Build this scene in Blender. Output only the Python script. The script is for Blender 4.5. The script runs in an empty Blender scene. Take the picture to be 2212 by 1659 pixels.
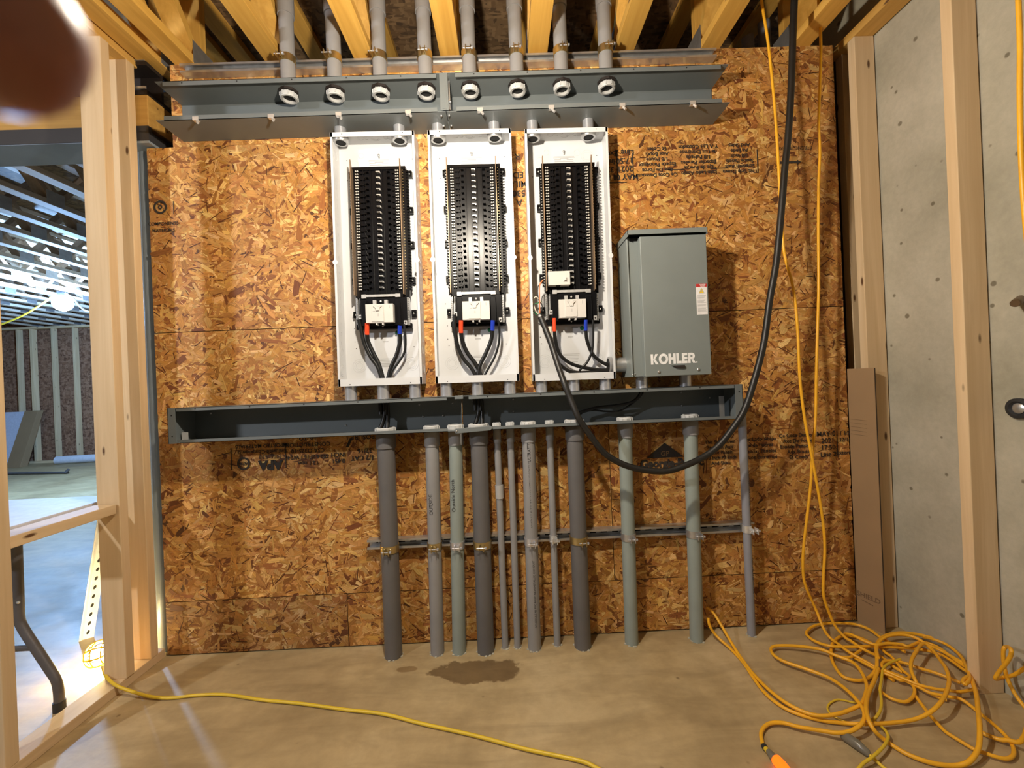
import bpy, bmesh, math, random
import numpy as np
from mathutils import Vector, Matrix, Quaternion

rnd = random.Random(7)
SC = bpy.context.scene
COL = SC.collection
R = math.radians

# ------------------------------------------------------------------ camera
F_PX, D_CAM, H_CAM = 900.0, 1.90, 1.16
cam_data = bpy.data.cameras.new('camera')
cam_data.sensor_width = 36.0
cam_data.lens = F_PX / 2212 * 36.0
cam_data.clip_start = 0.005
cam = bpy.data.objects.new('camera', cam_data)
COL.objects.link(cam)
_r, _y = R(-2.39), R(0.86)
_B = Matrix(((1, 0, 0), (0, 0, -1), (0, 1, 0)))
_Ry = Matrix(((math.cos(_y), 0, -math.sin(_y)), (0, 1, 0), (math.sin(_y), 0, math.cos(_y))))
_Rr = Matrix(((math.cos(_r), -math.sin(_r), 0), (math.sin(_r), math.cos(_r), 0), (0, 0, 1)))
_M = (_Rr @ _Ry @ _B).transposed()
_rt, _dn, _fw = _M.col[0], _M.col[1], _M.col[2]
cam.matrix_world = Matrix(((_rt[0], -_dn[0], -_fw[0], 0), (_rt[1], -_dn[1], -_fw[1], -D_CAM),
                           (_rt[2], -_dn[2], -_fw[2], H_CAM), (0, 0, 0, 1)))
cam_data.dof.use_dof = True
cam_data.dof.focus_distance = 1.9
cam_data.dof.aperture_fstop = 7.5
SC.camera = cam

# ------------------------------------------------------------------ world, lights, exposure
world = bpy.data.worlds.new('world')
SC.world = world
world.use_nodes = True
world.node_tree.nodes['Background'].inputs[0].default_value = (1.0, 0.86, 0.68, 1)
world.node_tree.nodes['Background'].inputs[1].default_value = 0.06
SC.view_settings.view_transform = 'Standard'
SC.view_settings.look = 'None'
SC.view_settings.gamma = 1.0
SC.view_settings.exposure = 0.0
SC.view_settings.use_curve_mapping = False


# every lamp of the place is a glowing bulb: (centre, radius, watts, colour)
LAMPS = {
    'main': ((-0.17, -0.99, 2.07), .033, 96.0, (1.0, 0.885, 0.72)),
    'side': ((-2.75, -2.45, 2.30), .050, 160.0, (0.93, 0.95, 1.0)),
    'far': ((-5.55, 3.45, 2.42), .100, 700.0, (0.30, 0.56, 1.0)),
    'floor': ((-1.825, -.045, .056), .034, 17.0, (1.0, 0.78, 0.38)),
}


# ------------------------------------------------------------------ helpers
ORI = {}


class MB:
    """collects shapes of one mesh, in world coordinates"""

    def __init__(self):
        self.v, self.f, self.m, self.s = [], [], [], []

    def add(self, vs, fs, mi=0, sm=False):
        o = len(self.v)
        self.v.extend([tuple(p) for p in vs])
        for f in fs:
            self.f.append([i + o for i in f])
            self.m.append(mi)
            self.s.append(sm)
        return self

    def box(self, x0, x1, y0, y1, z0, z1, mi=0):
        vs = [(x, y, z) for x in (x0, x1) for y in (y0, y1) for z in (z0, z1)]
        fs = [(0, 1, 3, 2), (4, 6, 7, 5), (0, 4, 5, 1), (2, 3, 7, 6), (0, 2, 6, 4), (1, 5, 7, 3)]
        return self.add(vs, fs, mi)

    def prism(self, poly, a0, a1, axis='x', mi=0):
        """poly: 2D outline; axis x -> (y,z), y -> (x,z), z -> (x,y)"""
        n = len(poly)
        def P(p, a):
            return {'x': (a, p[0], p[1]), 'y': (p[0], a, p[1]), 'z': (p[0], p[1], a)}[axis]
        vs = [P(p, a0) for p in poly] + [P(p, a1) for p in poly]
        fs = [tuple(range(n))[::-1], tuple(range(n, 2 * n))]
        fs += [(i, (i + 1) % n, n + (i + 1) % n, n + i) for i in range(n)]
        return self.add(vs, fs, mi)

    def tube(self, pts, r, seg=10, mi=0, cap=True, sub=0):
        P = [Vector(p) for p in pts]
        if sub:
            P = catmull(P, sub)
        n = len(P)
        rr = r if isinstance(r, (list, tuple)) else [r] * n
        if len(rr) != n:
            rr = [rr[0] + (rr[-1] - rr[0]) * i / (n - 1) for i in range(n)]
        t = (P[1] - P[0]).normalized()
        u = t.orthogonal().normalized()
        vs = []
        for i, p in enumerate(P):
            a = P[max(i - 1, 0)]
            b = P[min(i + 1, n - 1)]
            t2 = (b - a)
            t2 = t2.normalized() if t2.length > 1e-9 else t
            q = t.rotation_difference(t2)
            u = (q @ u)
            u = (u - t2 * u.dot(t2)).normalized()
            t = t2
            w = t.cross(u)
            for k in range(seg):
                an = 2 * math.pi * k / seg
                vs.append(p + (u * math.cos(an) + w * math.sin(an)) * rr[i])
        fs = []
        for i in range(n - 1):
            for k in range(seg):
                k2 = (k + 1) % seg
                fs.append((i * seg + k, i * seg + k2, (i + 1) * seg + k2, (i + 1) * seg + k))
        self.add(vs, fs, mi, True)
        if cap:
            self.add(vs[:seg], [tuple(range(seg))[::-1]], mi)
            self.add(vs[-seg:], [tuple(range(seg))], mi)
        return self

    def cyl(self, p0, p1, r, seg=24, mi=0, r1=None):
        return self.tube([p0, p1], [r, r if r1 is None else r1], seg, mi)

    def lathe(self, c, axis, prof, seg=28, mi=0, closed=False):
        """prof: (radius, height along axis) pairs"""
        ax = Vector(axis).normalized()
        u = ax.orthogonal().normalized()
        if abs(ax.z) > .9:
            u = Vector((1, 0, 0))
        w = ax.cross(u)
        c = Vector(c)
        vs = []
        for r, h in prof:
            for k in range(seg):
                an = 2 * math.pi * k / seg
                vs.append(c + ax * h + (u * math.cos(an) + w * math.sin(an)) * r)
        n = len(prof)
        fs = []
        for i in range(n if closed else n - 1):
            j = (i + 1) % n
            for k in range(seg):
                k2 = (k + 1) % seg
                fs.append((i * seg + k, i * seg + k2, j * seg + k2, j * seg + k))
        return self.add(vs, fs, mi, True)

    def disc(self, c, axis, r, seg=24, mi=0):
        return self.lathe(c, axis, [(r, 0), (0.0001, 0)], seg, mi)

    def sphere(self, c, r, seg=12, mi=0, sq=(1, 1, 1)):
        vs, fs = [], []
        rings = seg // 2
        for i in range(rings + 1):
            th = math.pi * i / rings
            for k in range(seg):
                ph = 2 * math.pi * k / seg
                vs.append((c[0] + r * sq[0] * math.sin(th) * math.cos(ph), c[1] + r * sq[1] * math.sin(th) * math.sin(ph),
                           c[2] + r * sq[2] * math.cos(th)))
        for i in range(rings):
            for k in range(seg):
                k2 = (k + 1) % seg
                fs.append((i * seg + k, (i + 1) * seg + k, (i + 1) * seg + k2, i * seg + k2))
        return self.add(vs, fs, mi, True)

    def build(self, name, mat, parent=None, bevel=0, seg=2):
        o0 = ORI.get(parent.name, (0, 0, 0)) if parent else (0, 0, 0)
        me = bpy.data.meshes.new(name)
        me.from_pydata([(p[0] - o0[0], p[1] - o0[1], p[2] - o0[2]) for p in self.v], [], self.f)
        mats = mat if isinstance(mat, (list, tuple)) else [mat]
        for m in mats:
            me.materials.append(m)
        me.polygons.foreach_set('material_index', self.m)
        me.polygons.foreach_set('use_smooth', self.s)
        bm = bmesh.new()
        bm.from_mesh(me)
        bmesh.ops.remove_doubles(bm, verts=bm.verts, dist=2e-5)
        bmesh.ops.recalc_face_normals(bm, faces=bm.faces)
        bm.to_mesh(me)
        bm.free()
        if any(self.s):
            me.set_sharp_from_angle(angle=R(38))
        me.update()
        o = bpy.data.objects.new(name, me)
        COL.objects.link(o)
        if parent:
            o.parent = parent
            ORI[o.name] = o0
        if bevel:
            md = o.modifiers.new('edge', 'BEVEL')
            md.width = bevel
            md.segments = seg
            md.limit_method = 'ANGLE'
            md.angle_limit = R(40)
        return o


def catmull(P, sub):
    out = []
    n = len(P)
    for i in range(n - 1):
        p0, p1, p2, p3 = P[max(i - 1, 0)], P[i], P[i + 1], P[min(i + 2, n - 1)]
        for k in range(sub):
            t = k / sub
            out.append(0.5 * ((2 * p1) + (p2 - p0) * t + (2 * p0 - 5 * p1 + 4 * p2 - p3) * t * t + (3 * p1 - p0 - 3 * p2 + p3) * t ** 3))
    out.append(P[-1])
    return out


def tag(o, label, cat, group=None, kind=None):
    o['label'] = label
    o['category'] = cat
    if group:
        o['group'] = group
    if kind:
        o['kind'] = kind
    return o


def thing(name, loc, label, cat, group=None):
    o = bpy.data.objects.new(name, None)
    o.empty_display_size = 0.05
    o.location = loc
    COL.objects.link(o)
    ORI[o.name] = tuple(loc)
    return tag(o, label, cat, group)


def struct(o):
    o['kind'] = 'structure'
    return o


def copy_tree(src, loc, label, group=None, parent=None):
    c = src.copy()
    COL.objects.link(c)
    c.parent = parent
    if parent is None:
        c.location = loc
        ORI[c.name] = tuple(loc)
        c['label'] = label
        if group:
            c['group'] = group
    for ch in list(src.children):
        copy_tree(ch, None, None, None, c)
    return c


ORD = ['first', 'second', 'third', 'fourth', 'fifth', 'sixth', 'seventh', 'eighth', 'ninth', 'tenth', 'eleventh', 'twelfth',
       'thirteenth', 'fourteenth', 'fifteenth', 'sixteenth', 'seventeenth', 'eighteenth', 'nineteenth', 'twentieth']


# ------------------------------------------------------------------ materials
def new_mat(name):
    m = bpy.data.materials.new(name)
    m.use_nodes = True
    nt = m.node_tree
    return m, nt, nt.nodes['Principled BSDF']


def node(nt, kind, **kw):
    n = nt.nodes.new(kind)
    for k, v in kw.items():
        setattr(n, k, v)
    return n


def ramp(nt, stops, fac, interp='LINEAR'):
    n = node(nt, 'ShaderNodeValToRGB')
    e = n.color_ramp.elements
    n.color_ramp.interpolation = interp
    while len(e) < len(stops):
        e.new(0.5)
    for i, (p, c) in enumerate(stops):
        e[i].position = p
        e[i].color = (*c, 1) if len(c) == 3 else c
    nt.links.new(fac, n.inputs[0])
    return n


def mapped(nt, scale, rot=(0, 0, 0)):
    tc = node(nt, 'ShaderNodeTexCoord')
    mp = node(nt, 'ShaderNodeMapping')
    mp.inputs['Scale'].default_value = scale
    mp.inputs['Rotation'].default_value = rot
    nt.links.new(tc.outputs['Object'], mp.inputs['Vector'])
    return mp.outputs['Vector']


def noise(nt, vec, scale, detail=4, rough=.55, dist=0):
    n = node(nt, 'ShaderNodeTexNoise')
    n.inputs['Scale'].default_value = scale
    n.inputs['Detail'].default_value = detail
    n.inputs['Roughness'].default_value = rough
    n.inputs['Distortion'].default_value = dist
    if vec is not None:
        nt.links.new(vec, n.inputs['Vector'])
    return n.outputs['Fac']


def mix(nt, a, b, fac, mode='MIX'):
    n = node(nt, 'ShaderNodeMix', data_type='RGBA', blend_type=mode)
    for sock, val in ((n.inputs[0], fac), (n.inputs[6], a), (n.inputs[7], b)):
        if hasattr(val, 'is_linked'):
            nt.links.new(val, sock)
        elif isinstance(val, (int, float)):
            sock.default_value = val
        else:
            sock.default_value = (*val, 1) if len(val) == 3 else val
    return n.outputs[2]


def math_n(nt, op, a, b=None):
    n = node(nt, 'ShaderNodeMath', operation=op)
    for s, v in ((n.inputs[0], a), (n.inputs[1], b)):
        if v is None:
            continue
        if hasattr(v, 'is_linked'):
            nt.links.new(v, s)
        else:
            s.default_value = v
    return n.outputs[0]


def bump(nt, p, h, strength=.2, dist=.002):
    b = node(nt, 'ShaderNodeBump')
    b.inputs['Strength'].default_value = strength
    b.inputs['Distance'].default_value = dist
    nt.links.new(h, b.inputs['Height'])
    nt.links.new(b.outputs[0], p.inputs['Normal'])


def simple(name, col, rough=.5, metal=0.0, var=.08, scale=30, emit=None, estr=0, bmp=0, spec=.5):
    m, nt, p = new_mat(name)
    v = mapped(nt, (1, 1, 1))
    f = noise(nt, v, scale, 3)
    lo = tuple(c * (1 - var) for c in col)
    hi = tuple(min(1, c * (1 + var)) for c in col)
    r = ramp(nt, [(.3, lo), (.7, hi)], f)
    nt.links.new(r.outputs[0], p.inputs['Base Color'])
    p.inputs['Roughness'].default_value = rough
    p.inputs['Metallic'].default_value = metal
    p.inputs['Specular IOR Level'].default_value = spec
    if emit:
        p.inputs['Emission Color'].default_value = (*emit, 1)
        p.inputs['Emission Strength'].default_value = estr
    if bmp:
        bump(nt, p, f, bmp)
    return m


def wood(name, axis, light, dark, knot=(.12, .055, .02), rough=.65):
    m, nt, p = new_mat(name)
    s = [26, 26, 26]
    s[axis] = 1.3
    v = mapped(nt, s)
    oi = node(nt, 'ShaderNodeObjectInfo')
    add = node(nt, 'ShaderNodeVectorMath', operation='ADD')
    sc = node(nt, 'ShaderNodeVectorMath', operation='SCALE')
    cb = node(nt, 'ShaderNodeCombineXYZ')
    for i in range(3):
        nt.links.new(oi.outputs['Random'], cb.inputs[i])
    nt.links.new(cb.outputs[0], sc.inputs[0])
    sc.inputs['Scale'].default_value = 40
    nt.links.new(v, add.inputs[0])
    nt.links.new(sc.outputs[0], add.inputs[1])
    f = noise(nt, add.outputs[0], 1.0, 6, .6, .6)
    r = ramp(nt, [(.28, dark), (.5, tuple((a + b) / 2 for a, b in zip(dark, light))), (.68, light)], f)
    # knots
    s2 = [14, 14, 14]
    s2[axis] = 4.5
    v2 = mapped(nt, s2)
    vo = node(nt, 'ShaderNodeTexVoronoi')
    vo.inputs['Scale'].default_value = 1.0
    nt.links.new(v2, vo.inputs['Vector'])
    k = ramp(nt, [(.055, (1, 1, 1)), (.11, (0, 0, 0))], vo.outputs['Distance'])
    c = mix(nt, r.outputs[0], knot, k.outputs[0])
    # broad tone shift of each piece
    t = ramp(nt, [(0, (.86, .86, .86)), (1, (1.08, 1.06, 1.02))], oi.outputs['Random'])
    c2 = mix(nt, c, t.outputs[0], 1.0, 'MULTIPLY')
    nt.links.new(c2, p.inputs['Base Color'])
    p.inputs['Roughness'].default_value = rough
    bump(nt, p, f, .12, .001)
    return m


def osb_plain(name, cols, rough=.7):
    """strand board far from the lens: stretched cells turned three ways"""
    m, nt, p = new_mat(name)
    cur = None
    for i, (rot, sc) in enumerate((((.3, .5, .4), (14, 14, 52)), ((.9, 1.2, .2), (60, 18, 18)), ((.2, 2.3, 1.1), (22, 70, 30)))):
        v = mapped(nt, sc, rot)
        vo = node(nt, 'ShaderNodeTexVoronoi')
        vo.inputs['Scale'].default_value = 1.0
        nt.links.new(v, vo.inputs['Vector'])
        sep = node(nt, 'ShaderNodeSeparateColor')
        nt.links.new(vo.outputs['Color'], sep.inputs[0])
        r = ramp(nt, [(0, cols[0]), (.4, cols[1]), (1, cols[2])], sep.outputs[0])
        if cur is None:
            cur = r.outputs[0]
        else:
            k = ramp(nt, [(.5, (0, 0, 0)), (.52, (1, 1, 1))], sep.outputs[1])
            cur = mix(nt, cur, r.outputs[0], k.outputs[0])
    nt.links.new(cur, p.inputs['Base Color'])
    p.inputs['Roughness'].default_value = rough
    return m


def osb_flake(name):
    m, nt, p = new_mat(name)
    at = node(nt, 'ShaderNodeAttribute', attribute_name='flake')
    uv = node(nt, 'ShaderNodeUVMap', uv_map='grain')
    mp = node(nt, 'ShaderNodeMapping')
    mp.inputs['Scale'].default_value = (14, 260, 1)
    nt.links.new(uv.outputs[0], mp.inputs['Vector'])
    f = noise(nt, mp.outputs[0], 1.0, 3, .6)
    g = ramp(nt, [(.25, (.66, .62, .58)), (.6, (1.08, 1.07, 1.05))], f)
    c = mix(nt, at.outputs['Color'], g.outputs[0], 1.0, 'MULTIPLY')
    v = mapped(nt, (1, 1, 1))
    f2 = noise(nt, v, 2.2, 3)
    g2 = ramp(nt, [(.3, (.86, .84, .82)), (.7, (1.08, 1.08, 1.08))], f2)
    c = mix(nt, c, g2.outputs[0], 1.0, 'MULTIPLY')
    nt.links.new(c, p.inputs['Base Color'])
    p.inputs['Roughness'].default_value = .56
    p.inputs['Specular IOR Level'].default_value = .35
    bump(nt, p, f, .25, .0008)
    return m


def concrete_floor(name):
    m, nt, p = new_mat(name)
    v = mapped(nt, (1, 1, 1))
    f = noise(nt, v, 1.6, 8, .6, .4)
    f2 = noise(nt, v, 14, 6, .65)
    r = ramp(nt, [(.3, (.31, .225, .115)), (.5, (.42, .315, .165)), (.7, (.51, .40, .23))], f)
    g = ramp(nt, [(.3, (.88, .87, .85)), (.65, (1.06, 1.06, 1.06))], f2)
    c = mix(nt, r.outputs[0], g.outputs[0], 1.0, 'MULTIPLY')
    # smeared trowel marks
    v3 = mapped(nt, (1.2, 5.5, 1), (0, 0, .75))
    f3 = noise(nt, v3, 2.2, 5, .6, .8)
    g3 = ramp(nt, [(.34, (.80, .785, .77)), (.6, (1.08, 1.08, 1.08))], f3)
    c = mix(nt, c, g3.outputs[0], .8, 'MULTIPLY')
    # damp patch in front of the conduits
    tc = node(nt, 'ShaderNodeTexCoord')
    sx = node(nt, 'ShaderNodeSeparateXYZ')
    nt.links.new(tc.outputs['Object'], sx.inputs[0])
    fs = noise(nt, v, 9, 5, .6)

    def blob(cx, cy, rx, ry, wob, edge):
        dx = math_n(nt, 'DIVIDE', math_n(nt, 'SUBTRACT', sx.outputs[0], cx), rx)
        dy = math_n(nt, 'DIVIDE', math_n(nt, 'SUBTRACT', sx.outputs[1], cy), ry)
        d = math_n(nt, 'SQRT', math_n(nt, 'ADD', math_n(nt, 'MULTIPLY', dx, dx), math_n(nt, 'MULTIPLY', dy, dy)))
        d = math_n(nt, 'ADD', d, math_n(nt, 'MULTIPLY', math_n(nt, 'SUBTRACT', fs, .5), wob))
        return ramp(nt, [(1 - edge, (1, 1, 1)), (1, (0, 0, 0))], d).outputs[0]
    c = mix(nt, c, mix(nt, c, (.42, .36, .30), 1.0, 'MULTIPLY'), blob(-.165, -.205, .185, .07, 1.6, .12))
    c = mix(nt, c, mix(nt, c, (.62, .55, .48), 1.0, 'MULTIPLY'), blob(-.46, -.17, .05, .02, 1.8, .2))
    # dark specks
    vo = node(nt, 'ShaderNodeTexVoronoi')
    vo.inputs['Scale'].default_value = 7
    nt.links.new(v, vo.inputs['Vector'])
    k = ramp(nt, [(.02, (.35, .3, .25)), (.06, (1, 1, 1))], vo.outputs['Distance'])
    c = mix(nt, c, k.outputs[0], .7, 'MULTIPLY')
    nt.links.new(c, p.inputs['Base Color'])
    rr = ramp(nt, [(.3, (.42, .42, .42)), (.7, (.62, .62, .62))], f)
    nt.links.new(rr.outputs[0], p.inputs['Roughness'])
    bump(nt, p, f2, .12, .002)
    return m


def concrete_wall(name):
    m, nt, p = new_mat(name)
    v = mapped(nt, (1, 1, 1))
    f = noise(nt, v, 2.6, 8, .62)
    f2 = noise(nt, v, 45, 4, .7)
    r = ramp(nt, [(.3, (.33, .31, .235)), (.55, (.445, .415, .325)), (.72, (.51, .48, .385))], f)
    g = ramp(nt, [(.3, (.92, .92, .92)), (.7, (1.05, 1.05, 1.05))], f2)
    c = mix(nt, r.outputs[0], g.outputs[0], 1.0, 'MULTIPLY')
    fr = noise(nt, v, 5, 2)
    vo = node(nt, 'ShaderNodeTexVoronoi')
    vo.inputs['Scale'].default_value = 11
    nt.links.new(v, vo.inputs['Vector'])
    d = math_n(nt, 'ADD', vo.outputs['Distance'], math_n(nt, 'MULTIPLY', fr, .22))
    k = ramp(nt, [(.175, (.32, .29, .24)), (.215, (1, 1, 1))], d)
    c = mix(nt, c, k.outputs[0], .85, 'MULTIPLY')
    nt.links.new(c, p.inputs['Base Color'])
    p.inputs['Roughness'].default_value = .85
    bump(nt, p, f2, .15, .002)
    return m


STUD_L, STUD_D = (.76, .58, .36), (.63, .45, .25)
TRUSS_L, TRUSS_D = (.76, .45, .10), (.56, .30, .05)
M = {
    'stud': wood('stud_pine', 2, STUD_L, STUD_D),
    'stud_y': wood('plate_pine', 1, STUD_L, STUD_D),
    'stud_x': wood('header_pine', 0, STUD_L, STUD_D),
    'truss': wood('truss_pine', 1, TRUSS_L, TRUSS_D),
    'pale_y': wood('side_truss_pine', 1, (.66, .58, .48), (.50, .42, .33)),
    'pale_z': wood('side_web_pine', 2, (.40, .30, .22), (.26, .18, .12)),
    'truss_z': wood('truss_web_pine', 2, TRUSS_L, TRUSS_D),
    'plate_or': wood('top_plate_pine', 1, (.70, .42, .12), (.52, .29, .06)),
    'tan_ink': simple('bare_strand_tone', (.20, .11, .045), .7),
    'pack': wood('packing_timber', 0, (.62, .36, .09), (.42, .22, .045)),
    'osb': osb_flake('strand_board'),
    'osb2': osb_plain('strand_board_plain', ((.12, .05, .025), (.24, .115, .06), (.36, .20, .12))),
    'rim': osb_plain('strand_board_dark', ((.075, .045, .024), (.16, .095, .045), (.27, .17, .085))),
    'floor': concrete_floor('floor_concrete'),
    'conc': concrete_wall('wall_concrete'),
    'gutter': simple('grey_enamel', (.140, .158, .162), .42, 0, .04, 8),
    'kohler': simple('switch_enamel', (.19, .215, .21), .5, 0, .04, 6, bmp=.03),
    'white': simple('white_enamel', (.60, .61, .625), .42, 0, .015, 6),
    'black': simple('black_plastic', (.004, .004, .005), .30, 0, .15, 20, spec=.22),
    'dark': simple('shadowed_bore', (.012, .012, .012), .8),
    'cable': simple('cable_jacket', (.008, .008, .008), .38, 0, .2, 30),
    'cord_b': simple('rubber_cord', (.012, .011, .010), .45, 0, .25, 12),
    'pvc': simple('grey_pvc', (.27, .265, .265), .48, 0, .07, 9),
    'pvc_d': simple('dark_grey_pvc', (.125, .12, .12), .45, 0, .08, 9),
    'pvc_g': simple('greenish_grey_pvc', (.27, .31, .285), .5, 0, .06, 9),
    'pvc_b': simple('bluish_grey_pvc', (.27, .275, .31), .5, 0, .08, 9),
    'pvc_l': simple('light_grey_pvc', (.40, .395, .39), .5, 0, .05, 9),
    'ring': simple('pale_grey_pvc', (.50, .50, .49), .45, 0, .04, 9),
    'galv': simple('galvanised_steel', (.52, .52, .52), .33, .78, .12, 25),
    'emt': simple('bright_zinc_steel', (.66, .67, .71), .26, .72, .06, 12),
    'zinc': simple('yellow_zinc', (.58, .47, .24), .32, .95, .12, 30),
    'steel': simple('mill_steel', (.028, .021, .019), .55, .2, .2, 7),
    'bsteel': simple('primed_beam_steel', (.045, .042, .044), .5, .1, .12, 5),
    'bounce_blue': simple('blue_bounce_tint', (.20, .25, .33), .5, 0, .08, 6),  # blue bounce light put into the colour of the channel underside
    'post': simple('primed_post_steel', (.30, .33, .35), .42, .2, .1, 5),
    'silver': simple('tin_plate', (.74, .74, .73), .28, .6, .1, 60),
    'screw': simple('terminal_screw_steel', (.90, .90, .87), .30, .55, .03, 60),
    'bronze': simple('neutral_bar_metal', (.29, .20, .125), .4, .55, .1, 30),
    'breaker': simple('breaker_case', (.56, .54, .51), .5, 0, .02, 20),
    'red': simple('red_tape', (.75, .07, .02), .35, 0, .08, 40),
    'blue': simple('blue_tape', (.012, .04, .42), .35, 0, .1, 40),
    'orange': simple('orange_wire', (.75, .16, .03), .4),
    'green': simple('green_wire', (.02, .16, .06), .4),
    'wwire': simple('white_wire', (.70, .66, .56), .45),
    'ink': simple('stamp_ink', (.028, .022, .018), .8, 0, .3, 200),
    'grey_ink': simple('grey_print', (.33, .33, .33), .7),
    'pen': simple('marker_ink', (.03, .03, .03), .7),
    'label_white': simple('label_paper', (.78, .76, .76), .5),
    'label_red': simple('label_red', (.50, .03, .03), .5),
    'label_yellow': simple('label_yellow', (.80, .55, .03), .5),
    'logo': simple('logo_white', (.80, .80, .80), .5),
    'yellow': simple('yellow_cord', (.86, .43, .02), .42, 0, .08, 14),
    'yellow_d': simple('yellow_cord_thin', (.72, .50, .03), .42, 0, .08, 14),
    'card': simple('cardboard', (.30, .19, .095), .8, 0, .06, 5),
    'card_d': simple('cardboard_edge', (.15, .09, .045), .85, 0, .1, 60),
    'lens': simple('lit_plug', (.9, .12, .01), .3, 0, .05, 60, (1.0, .10, .005), 2.2),
    'clear': simple('smoky_plastic', (.17, .155, .12), .25, 0, .1, 40),
    'cage': simple('yellow_lamp_cage', (.85, .55, .02), .4),
    'chair': simple('grey_tube_paint', (.085, .08, .085), .45, 0, .1, 20),
    'upright': simple('white_upright_paint', (.74, .76, .80), .35),
    'panelw': simple('white_sheet', (.60, .62, .72), .6),
    'roll': simple('white_roll', (.62, .62, .66), .6),
    'pipe': simple('brown_pipe_stub', (.16, .10, .05), .4, .5),
    'rubber': simple('black_rubber', (.02, .02, .022), .6),
}


for _k, (_c, _rad, _w, _col) in LAMPS.items():
    M['bulb_' + _k] = simple(_k + '_bulb_glow', (1, 1, 1), .3, 0, 0, 5, _col, _w / (math.pi * 4 * math.pi * _rad ** 2))


# ------------------------------------------------------------------ writing
def text_mesh(body, size, bold=0.0, spacing=1.0):
    cu = bpy.data.curves.new('txt', 'FONT')
    cu.body = body
    cu.size = size
    cu.resolution_u = 3
    cu.offset = bold
    cu.space_character = spacing
    cu.align_x = 'CENTER'
    cu.align_y = 'CENTER'
    ob = bpy.data.objects.new('txt', cu)
    COL.objects.link(ob)
    me = bpy.data.meshes.new_from_object(ob)
    vs = [tuple(v.co) for v in me.vertices]
    fs = [tuple(p.vertices) for p in me.polygons]
    bpy.data.objects.remove(ob)
    bpy.data.curves.remove(cu)
    bpy.data.meshes.remove(me)
    return vs, fs


def put_text(mb, body, x, z, y, size, rot=0, bold=0.0, mi=0, spacing=1.0, wrap=None):
    """writes on a plane facing -Y; wrap = (centre x, centre y, radius) curves it round a pipe"""
    vs, fs = text_mesh(body, size, bold, spacing)
    c, s = math.cos(R(rot)), math.sin(R(rot))
    out = []
    for p in vs:
        X = x + p[0] * c - p[1] * s
        Z = z + p[0] * s + p[1] * c
        Y = y
        if wrap:
            dx = max(-wrap[2], min(wrap[2], X - wrap[0]))
            Y = wrap[1] - math.sqrt(wrap[2] ** 2 - dx * dx) - .0005
        out.append((X, Y, Z))
    mb.add(out, fs, mi)

# ================================================================== SETTING
mb = MB().box(-10.5, 1.95, -2.9, 7.0, -.12, 0)
struct(mb.build('floor', M['floor']))
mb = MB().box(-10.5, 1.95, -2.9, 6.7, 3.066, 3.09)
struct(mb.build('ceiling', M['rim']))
mb = MB().box(1.715, 1.95, -2.9, .3, 0, 3.066)
struct(mb.build('wall_right', M['conc']))
mb = MB().box(-10.5, -1.7, 6.5, 6.6, 0, 3.066)
struct(mb.build('wall_far', M['osb2']))
mb = MB().box(-1.0, 1.715, .9, 1.0, 0, 3.066)  # unseen wall added to keep the far bulb's light off the right bays
struct(mb.build('wall_light_block', M['rim']))


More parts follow.
